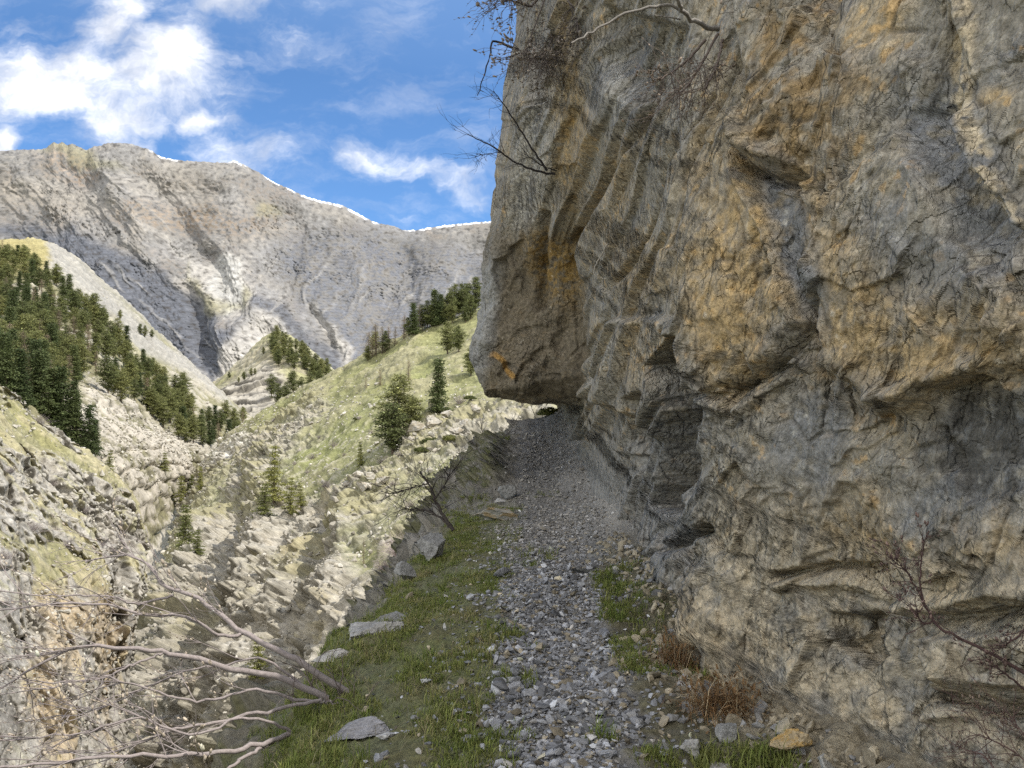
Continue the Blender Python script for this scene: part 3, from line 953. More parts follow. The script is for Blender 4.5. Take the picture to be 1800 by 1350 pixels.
# left wooded hillside
B_ROWS = [
    [(-260, 1100, 125), (0, 1000, 150), (100, 1050, 160), (200, 1080, 180), (280, 1050, 210), (340, 960, 280), (400, 900, 370), (470, 850, 440)],
    [(-260, 780, 140), (0, 720, 165), (100, 770, 180), (200, 810, 200), (280, 830, 240), (340, 812, 300), (400, 785, 380), (470, 775, 450)],
    [(-260, 600, 230), (0, 610, 240), (100, 660, 240), (200, 720, 255), (280, 765, 290), (340, 775, 340), (400, 765, 400), (470, 765, 460)],
    [(-260, 500, 340), (0, 520, 350), (100, 560, 340), (200, 630, 340), (280, 690, 370), (340, 720, 400), (400, 738, 430), (470, 755, 470)],
    [(-260, 423, 500), (0, 424, 520), (92, 431, 530), (200, 515, 540), (280, 587, 540), (340, 647, 540), (400, 700, 530), (470, 748, 530)],
    [(-260, 470, 620), (0, 470, 640), (92, 480, 640), (200, 560, 640), (280, 630, 640), (340, 690, 640), (400, 740, 620), (470, 790, 600)]]


def b_relief(p, px, py, D, N):
    n1 = fbm(p / 45, 4); n2 = fbm(p / 9, 4, .6); n3 = fbm(p / 2.5, 3, .6)
    s, f = strata_relief(p, 4.0, 2.2, (.25, .1), 3.0)
    rocky = np.maximum(polymask(px + 8 * n2, py, [(150, 660), (200, 680), (280, 740), (350, 790), (400, 860), (360, 1100), (150, 1100), (150, 850), (130, 760)], 18), 0.25 * sst(n1, .1, .5))
    off = N * (2.2 * n1 + .9 * n2 + (.5 * n3))[:, None] * np.clip(D / 300, .6, 1.3)[:, None]
    off += N * (s * rocky)[:, None]
    off[:, 2] += 0
    return off, (n1, n2, n3, rocky, f)


def b_paint(p, px, py, D, N, info):
    n1, n2, n3, rocky, f = info
    c = Paint(len(px), (.215, .20, .115))
    wx, wy = px + 6 * n2, py + 6 * n1
    c.put((.36, .33, .27), sst(n1 + .7 * n2, .0, .5) * .75)
    c.put((.385, .35, .29), rocky * sst(n2 + .6 * n3, -.5, .1))
    c.put((.15, .135, .10), rocky * sst(-n3 - .3 * n2, .2, .6) * .7)
    # grassy shoulder and pale scree strip along the edge
    c.put((.305, .265, .125), polymask(wx, wy, [(-200, 418), (85, 418), (100, 450), (75, 480), (40, 470), (-200, 470)], 8))
    c.put((.30, .283, .245), polymask(wx, wy, [(78, 426), (100, 430), (200, 512), (350, 650), (420, 720), (380, 700), (280, 630), (180, 560), (90, 478)], 7))
    c.put((.33, .30, .18), .6 * polymask(wx, wy, [(150, 540), (200, 560), (290, 650), (250, 640), (180, 590)], 6))
    c.C *= (1 + .2 * n2 + .25 * n3)[:, None]
    return c.C


mat_mid = attr_rock_mat("slope_rock", 0.5, 0.25, 0.25, 2.4)
patch("wooded_hillside", B_ROWS, 330, 300, b_relief, b_paint, mat_mid, "sunlit hillside carrying the conifer forest on the left of the valley")

# middle spur
C_ROWS = [
    [(350, 840, 420), (400, 820, 420), (440, 800, 430), (480, 780, 440), (520, 770, 440), (560, 760, 440), (600, 750, 450), (680, 740, 460), (760, 730, 470)],
    [(350, 740, 560), (400, 720, 560), (440, 710, 560), (480, 700, 560), (520, 690, 560), (560, 700, 560), (600, 700, 560), (680, 700, 570), (760, 700, 580)],
    [(350, 705, 650), (400, 672, 650), (440, 640, 650), (480, 612, 650), (520, 625, 640), (560, 650, 640), (600, 670, 640), (680, 680, 650), (760, 680, 660)],
    [(350, 690, 720), (400, 655, 720), (440, 620, 720), (480, 590, 720), (520, 603, 715), (560, 632, 710), (600, 662, 710), (680, 676, 710), (760, 680, 700)],
    [(350, 760, 860), (400, 730, 860), (440, 700, 860), (480, 680, 860), (520, 690, 850), (560, 710, 850), (600, 740, 850), (680, 750, 850), (760, 750, 850)]]


def c_relief(p, px, py, D, N):
    n1 = fbm(p / 50, 4); n2 = fbm(p / 14, 4, .6); n3 = fbm(p / 4, 3, .6)
    s, f = strata_relief(p, 5.5, 6.0, (-.15, .05), 8.0)
    rocky = polymask(px + 5 * n2, py + 5 * n1, [(370, 700), (470, 640), (500, 660), (490, 720), (440, 780), (370, 790)], 12)
    off = N * (2 * n1 + 1.6 * n2 + .6 * n3 + s * rocky * .7)[:, None]
    off[:, 1] -= s * rocky * .6
    return off, (n1, n2, n3, rocky, f)


def c_paint(p, px, py, D, N, info):
    n1, n2, n3, rocky, f = info
    c = Paint(len(px), (.30, .275, .19))
    c.put((.26, .255, .12), sst(n2 + n1, -.1, .4) * .7)
    c.put((.36, .335, .29), rocky * .9); c.put((.13, .125, .12), rocky * sst(-f, -.32, -.1) * .8)
    c.put((.40, .37, .32), .6 * sst(py, 585, 640) * (1 - sst(py, 640, 660)) * sst(n2, 0, .4))
    c.C *= (1 + .2 * n2 + .25 * n3)[:, None]
    return c.C


patch("middle_spur", C_ROWS, 260, 200, c_relief, c_paint, mat_mid, "small rocky spur with conifers in the bottom of the valley")

# right slope: grass above, rock walls below, down to the gorge
R_ROWS = [
    [(300, 900, 420), (401, 840, 400), (472, 800, 380), (538, 770, 370), (631, 720, 360), (714, 680, 360), (790, 650, 360), (900, 610, 370), (1040, 570, 380)],
    [(345, 826, 325), (401, 765, 300), (472, 717, 280), (538, 684, 270), (631, 636, 262), (714, 593, 258), (790, 562, 258), (900, 522, 262), (1040, 480, 270)],
    [(325, 868, 285), (392, 800, 262), (458, 755, 245), (526, 720, 232), (618, 676, 222), (704, 635, 218), (788, 604, 216), (900, 566, 218), (1040, 520, 224)],
    [(318, 900, 240), (372, 850, 222), (440, 805, 205), (514, 768, 190), (608, 728, 178), (702, 692, 172), (788, 664, 168), (900, 630, 168), (1040, 590, 172)],
    [(296, 960, 195), (350, 920, 178), (428, 885, 162), (508, 850, 148), (602, 810, 136), (700, 775, 127), (790, 748, 121), (900, 718, 119), (1040, 690, 120)],
    [(268, 1030, 158), (330, 1000, 142), (410, 970, 127), (500, 935, 112), (600, 898, 101), (700, 862, 92), (790, 835, 86), (900, 815, 83), (1040, 800, 83)],
    [(240, 1100, 130), (300, 1080, 117), (390, 1052, 103), (490, 1020, 90), (592, 985, 80), (700, 952, 71), (800, 930, 65), (900, 915, 62), (1040, 900, 61)],
    [(212, 1180, 108), (280, 1165, 99), (370, 1140, 88), (480, 1110, 76), (584, 1080, 67), (700, 1052, 58), (800, 1035, 52), (900, 1025, 49), (1040, 1015, 48)],
    [(190, 1280, 92), (270, 1265, 86), (360, 1240, 77), (470, 1210, 66), (578, 1190, 58), (700, 1165, 49), (800, 1150, 44), (900, 1140, 41), (1040, 1130, 40)],
    [(160, 1420, 80), (260, 1400, 75), (350, 1380, 68), (465, 1360, 58), (575, 1340, 51), (700, 1320, 43), (800, 1310, 38), (900, 1300, 35), (1040, 1290, 34)],
    [(120, 1620, 72), (240, 1600, 67), (340, 1580, 60), (460, 1560, 52), (570, 1540, 46), (700, 1520, 39), (800, 1510, 34), (900, 1500, 31), (1040, 1490, 30)]]


def rock_mask_R(px, py, n1, n2):
    wx, wy = px + 14 * n1 + 8 * n2, py + 14 * n2
    m = polymask(wx, wy, [(300, 860), (400, 785), (470, 755), (560, 705), (580, 715), (520, 780), (480, 840), (560, 880), (590, 850), (690, 820), (700, 870), (660, 930), (600, 960), (640, 1010), (760, 990), (850, 1040), (900, 1200),
                          (900, 1500), (60, 1700), (180, 1150), (260, 980)], 22)
    m = np.maximum(m, .9 * polymask(wx, wy, [(690, 790), (740, 735), (840, 720), (960, 690), (1000, 760), (860, 810), (780, 800), (720, 850)], 16))
    m = np.maximum(m, .85 * polymask(wx, wy, [(600, 860), (625, 822), (690, 815), (705, 850), (650, 890)], 8))
    m = np.maximum(m, .8 * polymask(wx, wy, [(800, 850), (870, 800), (960, 800), (960, 1000), (700, 1010), (660, 960), (760, 900)], 16))
    g1 = polymask(wx, wy, [(280, 980), (330, 900), (420, 800), (400, 860), (350, 960), (300, 1060)], 10)
    return np.clip(m - .7 * g1, 0, 1)


def r_relief(p, px, py, D, N):
    n1 = fbm(p / 22, 4); n2 = fbm(p / 6, 4, .6); n3 = fbm(p / 1.6, 4, .6); n4 = fbm(p / .55, 3, .6)
    rock = rock_mask_R(px, py, n1, n2)
    cliff = sst(py + 60 * n1, 930, 1060)
    s, f = strata_relief(p, 1.9, 1.5, (.12, .03), 5.0)
    s2, f2 = strata_relief(p, .7, .5, (.12, .03), 2.0)
    # upright joints and buttresses in the lower walls
    col = ridged(np.stack([p[:, 0] / 5.0 + n2 * .5, p[:, 1] / 5.0, p[:, 2] / 26], 1), 4, .55) - .6
    wq, wr, rid, fc = worley(p / np.array([2.8, 2.8, 4.2]), 6)
    wq2, wr2, rid2, fc2 = worley(p / np.array([1.2, 1.2, 1.0]), 9)
    _, _, rid3, fc3 = worley(p / np.array([6.5, 6.5, 10.0]), 11)
    scale = np.clip(D / 110, .55, 1.6)
    left_out = np.stack([-.55 * np.ones_like(px), -.75 * np.ones_like(px), .15 * np.ones_like(px)], 1)
    a = 1.3 * n1 + .45 * n2 + .18 * n3
    off = N * (a * scale * (1 - .3 * rock))[:, None]
    rk = (s * .8 + s2 * .7) * (1 - .25 * cliff) + cliff * (4.2 * col + 1.6 * n1) + 2.3 * fc + .8 * (rid - .5) + 1.15 * fc2 + .6 * (rid2 - .5) + .5 * n2 + .35 * n3 + cliff * (3.6 * fc3 + 2.2 * (rid3 - .5))
    gul = np.zeros_like(px)
    for pts, amp, wd in [([(575, 900), (548, 985), (525, 1060), (500, 1180)], -5.5, 15), ([(430, 880), (395, 990), (345, 1130), (330, 1250)], -4.5, 16), ([(690, 985), (664, 1070), (648, 1190)], -3.5, 12),
                         ([(490, 900), (455, 1030), (415, 1180)], 4.5, 24), ([(620, 940), (600, 1070), (575, 1220)], 4, 20), ([(370, 930), (310, 1080), (280, 1220)], 3.5, 22), ([(740, 990), (715, 1090), (700, 1200)], 2.5, 18),
                         ([(560, 745), (500, 790), (450, 850)], 2.0, 12), ([(405, 800), (440, 850), (470, 900)], -1.6, 9)]:
        dd, _ = segdist(px + 9 * n2, py + 9 * n1, pts)
        gul += amp * np.exp(-(dd / wd) ** 2)
    dirv = N + .45 * left_out
    dirv /= np.linalg.norm(dirv, axis=1, keepdims=True)
    mac = rock * (rk * (.75 + .25 * cliff) + .65 * gul) * scale
    off += dirv * mac[:, None]
    p2 = p + off
    n3 = fbm(p2 / 1.6, 4, .6); n4 = fbm(p2 / .55, 3, .6); n2 = .5 * n2 + .5 * fbm(p2 / 5, 4, .6)
    wq2, wr2, rid2, fc2 = worley(p2 / np.array([1.0, 1.0, .9]), 9)
    f = p2[:, 2] / 1.9 + .12 * p2[:, 0] / 1.9 + .7 * n1; f = f - np.floor(f)
    # loose stones showing through the turf
    st = sst(rid2, .72, .76) * (1 - sst(wq2, .12, .3)) * sst(n2 + n1, -.2, .3)
    return off, (n1, n2, n3, n4, rock, cliff, f, f2, st, col, rid, rid2, wr - wq, wr2 - wq2)


def r_paint(p, px, py, D, N, info):
    n1, n2, n3, n4, rock, cliff, f, f2, st, col, rid, rid2, ed, ed2 = info
    c = Paint(len(px), (.225, .225, .105))
    c.put((.275, .255, .155), sst(n1 + .6 * n2, -.15, .45) * .8)
    c.put((.17, .165, .085), sst(-n2 + .4 * n3, .2, .7) * .6)
    c.put((.20, .215, .08), .6 * polymask(px + 10 * n1, py + 8 * n2, [(480, 820), (600, 740), (740, 650), (790, 600), (790, 640), (660, 740), (560, 820), (470, 860)], 14))
    c.put((.40, .375, .32), .95 * st * (1 - rock))
    c.put((.40, .365, .295), .6 * sst(n3 + .5 * n2, .28, .55) * sst(py, 690, 800))
    rc = Paint(len(px), (.33, .305, .25))
    rc.put((.40, .375, .325), sst(rid2 + .5 * n2, .55, .9) * .7)
    rc.put((.30, .25, .17), sst(n2 + .4 * n3, .15, .6) * .55)
    rc.put((.36, .25, .13), sst(n1 - .3 * n3, .35, .7) * .5 * cliff)
    rc.put((.13, .12, .095), (1 - sst(ed2, .02, .07)) * .35)
    rc.put((.12, .11, .09), (1 - sst(ed, .02, .06)) * .35)
    rc.put((.17, .155, .12), sst(f, .80, .93) * .6)
    rc.put((.15, .135, .10), sst(-n3 - .4 * n4, .25, .7) * .6)
    rc.put((.22, .205, .105), sst(n1 + .7 * n2 + .35 * n3, -.05, .45) * .75 * (1 - .45 * cliff))
    c.C = c.C * (1 - rock[:, None]) + rc.C * rock[:, None]
    wh, _ = segdist(px + 5 * n2, py + 5 * n2, [(370, 815), (402, 790), (430, 770)])
    c.put((.52, .50, .46), .8 * (1 - sst(wh, 6, 16)) * sst(n3, -.5, .2))
    c.C *= (1 + .14 * n2 + .25 * n3 + .24 * n4)[:, None]
    return c.C


mat_near = attr_rock_mat("near_slope_rock", 2.0, 0.34, 0.11, 9.0)
patch("grassy_slope", R_ROWS, 640, 640, r_relief, r_paint, mat_near, "steep grassy slope with white stones above the rock walls of the gorge", 1)

# left rocky slope
L_ROWS = [
    [(-300, 700, 80), (-80, 690, 105), (0, 715, 118), (60, 760, 124), (130, 812, 128), (180, 852, 130), (225, 905, 130), (252, 985, 128)],
    [(-300, 640, 72), (-80, 650, 94), (0, 690, 106), (60, 738, 112), (130, 790, 116), (180, 832, 118), (228, 880, 118), (254, 955, 116)],
    [(-300, 720, 62), (-80, 720, 80), (0, 748, 90), (60, 788, 96), (130, 836, 100), (180, 876, 103), (232, 920, 105), (254, 1000, 106)],
    [(-300, 800, 54), (-80, 800, 68), (0, 820, 76), (60, 850, 82), (128, 892, 87), (182, 930, 90), (234, 970, 93), (250, 1040, 97)],
    [(-300, 900, 46), (-80, 900, 57), (0, 912, 64), (60, 938, 69), (126, 975, 74), (180, 1010, 78), (226, 1050, 83), (236, 1110, 90)],
    [(-300, 1020, 40), (-80, 1020, 49), (0, 1030, 55), (60, 1050, 60), (122, 1080, 65), (172, 1110, 70), (208, 1150, 76), (220, 1200, 84)],
    [(-300, 1160, 35), (-80, 1160, 43), (0, 1165, 48), (60, 1180, 53), (118, 1205, 58), (165, 1230, 64), (196, 1265, 71), (206, 1300, 80)],
    [(-300, 1350, 30), (-80, 1350, 37), (0, 1350, 42), (60, 1355, 47), (112, 1370, 52), (158, 1385, 58), (190, 1400, 66), (200, 1440, 76)],
    [(-300, 1600, 27), (-80, 1600, 33), (0, 1600, 37), (60, 1600, 41), (110, 1600, 46), (152, 1600, 53), (184, 1610, 61), (190, 1620, 72)]]


def l_relief(p, px, py, D, N):
    n1 = fbm(p / 16, 4, off=31); n2 = fbm(p / 5, 4, .6, off=31); n3 = fbm(p / 1.5, 4, .6); n4 = fbm(p / .5, 3, .6)
    top = sst(n1 + .6 * n2, .05, .4) * (1 - sst(py, 1000, 1080))
    rock = np.clip(1 - .85 * top - .8 * polymask(px + 10 * n1, py + 10 * n2, [(-100, 700), (0, 700), (60, 745), (110, 790), (60, 800), (0, 770), (-100, 760)], 12), 0, 1)
    s, f = strata_relief(p, 3.1, 2.6, (.42, -.12), 9.0)
    s2, f2 = strata_relief(p, .95, .8, (.42, -.12), 4.0)
    wq, wr, rid, fc = worley(p / np.array([3.2, 3.2, 1.9]), 3)
    wq2, wr2, rid2, fc2 = worley(p / np.array([1.0, 1.0, .55]), 7)
    col = ridged(np.stack([p[:, 0] / 6.0 + n2 * .4, p[:, 1] / 6.0, p[:, 2] / 22], 1), 4, .55) - .6
    scale = np.clip(D / 80, .55, 1.4)
    out = np.stack([.6 * np.ones_like(px), -.65 * np.ones_like(px), .2 * np.ones_like(px)], 1)
    cl = sst(py + 50 * n1, 960, 1080)
    off = N * (scale * (.9 * n1 + .4 * n2 + .15 * n3))[:, None]
    gul = np.zeros_like(px)
    for pts, amp, wd in [([(225, 930), (215, 1010), (190, 1120), (170, 1300)], -4, 16), ([(150, 980), (130, 1100), (110, 1250)], 3.2, 26), ([(60, 1000), (50, 1120), (60, 1300)], -3.2, 18),
                         ([(0, 960), (0, 1100), (-10, 1300)], 3, 30), ([(20, 800), (110, 850), (180, 905), (215, 950)], 1.6, 13), ([(10, 870), (90, 915), (170, 980)], -1.5, 10), ([(0, 940), (80, 985), (150, 1040)], -1.6, 10)]:
        dd, _ = segdist(px + 9 * n2, py + 9 * n1, pts)
        gul += amp * np.exp(-(dd / wd) ** 2)
    off += out * (scale * rock * (gul + s * .9 + s2 * .8 + 1.6 * fc + .6 * (rid - .5) + .6 * fc2 + .3 * (rid2 - .5) + .4 * n2 + .2 * n3 + cl * 3.6 * col))[:, None]
    return off, (n1, n2, n3, n4, rock, f, f2, rid, rid2, wr - wq, wr2 - wq2, cl)


def l_paint(p, px, py, D, N, info):
    n1, n2, n3, n4, rock, f, f2, rid, rid2, ed, ed2, cl = info
    c = Paint(len(px), (.24, .225, .105))
    c.put((.30, .265, .16), sst(n2 + .5 * n3, 0, .5) * .8)
    rc = Paint(len(px), (.31, .288, .245))
    rc.put((.385, .36, .315), sst(rid2 + .5 * n2, .5, .9) * .7)
    rc.put((.37, .28, .16), sst(n1 + .4 * n2, .1, .5) * .65 * cl)
    rc.put((.13, .12, .10), (1 - sst(ed2, .02, .07)) * .35); rc.put((.11, .10, .085), (1 - sst(ed, .02, .06)) * .4)
    rc.put((.13, .12, .10), sst(f, .85, .96) * .6)
    rc.put((.25, .235, .12), sst(n2 + .4 * n3 - .3 * n1, .25, .6) * .6 * (1 - .5 * cl))
    c.C = c.C * (1 - rock[:, None]) + rc.C * rock[:, None]
    c.C *= (1 + .14 * n2 + .25 * n3 + .24 * n4)[:, None]
    return c.C


patch("rocky_slope", L_ROWS, 420, 560, l_relief, l_paint, mat_near, "ledged rocky slope dropping into the gorge on the left", 1)

# the ground far below, out to the horizon
m_base, q, b = new_mat("valley_floor")
q.set(b.inputs['Base Color'], q.ramp(q.noise(q.n('ShaderNodeNewGeometry').outputs['Position'], .01, 8, .6), [(.3, (.14, .14, .08)), (.7, (.3, .27, .21))]))
gx = np.concatenate([-np.geomspace(60, 9000, 30)[::-1], np.linspace(-50, 50, 11), np.geomspace(60, 9000, 30)])
gX, gY = np.meshgrid(gx, gx, indexing='ij')
gz = -95 + 10 * fbm(np.stack([gX.ravel() / 300, gY.ravel() / 300, gX.ravel() * 0], 1), 4)
tag(add_obj("ground", make_mesh("ground", np.stack([gX.ravel(), gY.ravel(), gz], 1), grid_faces(len(gx), len(gx)), m_base)), "valley floor far below the path", kind="structure")

# ================================================================== STONES
def ico(sub):
    t = (1 + 5 ** .5) / 2
    v = [(-1, t, 0), (1, t, 0), (-1, -t, 0), (1, -t, 0), (0, -1, t), (0, 1, t), (0, -1, -t), (0, 1, -t), (t, 0, -1), (t, 0, 1), (-t, 0, -1), (-t, 0, 1)]
    f = [(0, 11, 5), (0, 5, 1), (0, 1, 7), (0, 7, 10), (0, 10, 11), (1, 5, 9), (5, 11, 4), (11, 10, 2), (10, 7, 6), (7, 1, 8),
         (3, 9, 4), (3, 4, 2), (3, 2, 6), (3, 6, 8), (3, 8, 9), (4, 9, 5), (2, 4, 11), (6, 2, 10), (8, 6, 7), (9, 8, 1)]
    V = [Vector(x).normalized() for x in v]
    for _ in range(sub):
        mid, nf = {}, []
        def m(a, b):
            k = (min(a, b), max(a, b))
            if k not in mid:
                V.append((V[a] + V[b]).normalized()); mid[k] = len(V) - 1
            return mid[k]
        for a, b, c in f:
            ab, bc, ca = m(a, b), m(b, c), m(c, a)
            nf += [(a, ab, ca), (b, bc, ab), (c, ca, bc), (ab, bc, ca)]
        f = nf
    return np.array([tuple(x) for x in V]), np.array(f, np.int32)


ICO = {k: ico(k) for k in (0, 1, 2, 4, 5)}


def chip(V, rng, n=7, lo=.45, hi=.85):
    """knock flat faces onto a ball"""
    V = V.copy()
    for _ in range(n):
        d = rng.normal(size=3); d /= np.linalg.norm(d)
        c = rng.uniform(lo, hi)
        h = V @ d
        V -= np.clip(h - c, 0, None)[:, None] * d
    return V


def rot_batch(n, rng, tilt):
    """random rotations: any turn about z, leaning by about tilt"""
    a = rng.uniform(0, 2 * np.pi, n); b = rng.normal(0, tilt, n); c = rng.normal(0, tilt, n)
    ca, sa, cb, sb, cc, sc = np.cos(a), np.sin(a), np.cos(b), np.sin(b), np.cos(c), np.sin(c)
    o, z = np.ones(n), np.zeros(n)
    Rz = np.stack([np.stack([ca, -sa, z], -1), np.stack([sa, ca, z], -1), np.stack([z, z, o], -1)], 1)
    Rx = np.stack([np.stack([o, z, z], -1), np.stack([z, cb, -sb], -1), np.stack([z, sb, cb], -1)], 1)
    Ry = np.stack([np.stack([cc, z, sc], -1), np.stack([z, o, z], -1), np.stack([-sc, z, cc], -1)], 1)
    return Rx @ Ry @ Rz


def stones(pos, size, cols, rng, sub=0, flat=(.35, .7), tilt=.35, sink=.3, nvar=14):
    base, fc = ICO[sub]
    protos = [chip(base * np.exp(rng.normal(0, .18, (len(base), 1))), rng, 8, .28, .7) for _ in range(nvar)]
    n = len(pos)
    Vp = np.stack(protos)[rng.integers(0, nvar, n)]
    sc = np.stack([size * .5, size * .5 * rng.uniform(.55, .95, n), size * .5 * rng.uniform(flat[0], flat[1], n)], 1)
    V = Vp * sc[:, None, :] * 1.25
    V = np.einsum('nij,nvj->nvi', rot_batch(n, rng, tilt), V)
    V += pos[:, None, :]; V[:, :, 2] += (sc[:, 2] * (1 - sink * 2))[:, None]
    Fc = (fc[None] + (np.arange(n) * len(base))[:, None, None]).reshape(-1, 3)
    C = np.repeat(cols, len(base), 0)
    return V.reshape(-1, 3), Fc, C


mat_stone = attr_rock_mat("loose_stone", 40, .30, .006, 240)
mat_slopestone = attr_rock_mat("slope_stone", 4, .25, .03, 20)


def gravel():
    rng = np.random.default_rng(21)
    def strip(n, d0, d1, wmul, smed, ssig, power=1.0):
        D = d0 + (d1 - d0) * rng.uniform(0, 1, n) ** power
        gc, gw = np.interp(D, G_D, G_C), np.interp(D, G_D, G_W)
        u = np.clip(rng.normal(0, .55, n), -1.5, 1.5)
        u = np.where(rng.uniform(size=n) < .6, rng.uniform(-1, 1, n), u)
        x = gc + u * gw * wmul * (1 + .18 * np.sin(D * 5) + .12 * np.sin(D * 11 + 2))
        return x, D, smed * np.exp(rng.normal(0, ssig, n))
    parts = [strip(15000, 2.9, 7.5, 1.0, .022, .5, 1.3), strip(5200, 6.5, 11, 1.0, .026, .45), strip(3200, 10, 20, 1.15, .034, .45), strip(330, 2.9, 8.5, 1.0, .06, .28, 1.3)]
    # loose pieces in the verges
    n = 1900
    D = rng.uniform(3, 11, n); xs = np.interp(D, G_D, G_C) + rng.choice([-1, 1], n, p=[.55, .45]) * (np.interp(D, G_D, G_W) * .9 + np.abs(rng.normal(0, .34, n)))
    k = (xs > edge_x(D) - .1) & (xs < wall_base(D) - .05)
    parts.append((xs[k], D[k], .026 * np.exp(rng.normal(0, .5, k.sum()))))
    x = np.concatenate([p[0] for p in parts]); D = np.concatenate([p[1] for p in parts]); s = np.minimum(np.concatenate([p[2] for p in parts]), .12)
    pos = np.stack([x, D, ground_h(x, D) + .35 * s * rng.uniform(-.3, .6, len(x))], 1)
    v = np.exp(rng.normal(0, .42, len(x)))[:, None]
    cols = np.array([.245, .246, .252]) * v
    warm = rng.uniform(size=len(x)) < .16
    cols[warm] = np.array([.25, .215, .155]) * v[warm]
    pale = rng.uniform(size=len(x)) < .05
    cols[pale] = np.array([.42, .40, .37]) * v[pale] ** .5
    fd = (.75 * sst(D, 7, 12))[:, None]
    cols = cols * (1 - fd) + fd * np.array([.34, .315, .275]) * v ** .6      # dusty under the overhang, where no rain falls
    V, Fc, C = stones(pos, s, np.clip(cols, .03, .6), rng, 0, (.3, .7), .32, .28)
    o = add_obj("gravel", make_mesh("gravel", V, Fc, mat_stone, False, {"Col": C}))
    tag(o, "loose angular grey gravel covering the footpath", kind="stuff")
    # rubble at the foot of the rock
    n = 1700
    D = rng.uniform(2.2, 9, n) ** 1.0
    x = wall_base(D) - .12 - np.abs(rng.normal(0, .28, n)) + .05
    s = .032 * np.exp(rng.normal(0, .55, n))
    k = x > np.interp(D, G_D, G_C) + np.interp(D, G_D, G_W) * .8
    x, D, s = x[k], D[k], np.minimum(s[k], .13)
    pos = np.stack([x, D, ground_h(x, D)], 1)
    v = np.exp(rng.normal(0, .25, len(x)))[:, None]
    cols = np.array([.33, .285, .205]) * v
    gk = rng.uniform(size=len(x)) < .35
    cols[gk] = np.array([.24, .235, .225]) * v[gk]
    V, Fc, C = stones(pos, s, np.clip(cols, .03, .6), rng, 1, (.4, .8), .5, .3)
    o = add_obj("rubble", make_mesh("rubble", V, Fc, mat_stone, False, {"Col": C}))
    tag(o, "buff rubble of broken rock lying along the foot of the cliff", kind="stuff")


gravel()


def rock_mesh(name, seed, dims, col, col2=None, sub=4, cuts=9, rough=.05, mat=None, lo=.4, hi=.8):
    rng = np.random.default_rng(seed)
    V, Fc = ICO[sub]
    V = chip(V * 1.3, rng, cuts, lo, hi)
    n = fbm(V * 1.6 + seed, 4); f1, f2, rid, fc = worley(V * 2.1 + seed, 1)
    n2 = fbm(V * 7 + seed, 4, .65); g1_, g2_, gr_, gf_ = worley(V * 5 + seed, 2)
    V = V * (1 + rough * (1.2 * n + 1.3 * fc + .5 * n2 + .5 * gf_))[:, None]
    V = V / np.abs(V).max(0) * np.asarray(dims) * .5
    c = np.array(col)[None] * (1 + .25 * n + .2 * n2)[:, None]
    if col2 is not None:
        m = sst(n + .4 * n2, .0, .35)[:, None]; c = c * (1 - m) + np.array(col2) * m
    return make_mesh(name, V, Fc, mat or mat_stone, True, {"Col": np.clip(c, .03, .7)})


GREY, BUFF, PALE = (.24, .238, .228), (.36, .31, .23), (.40, .385, .34)
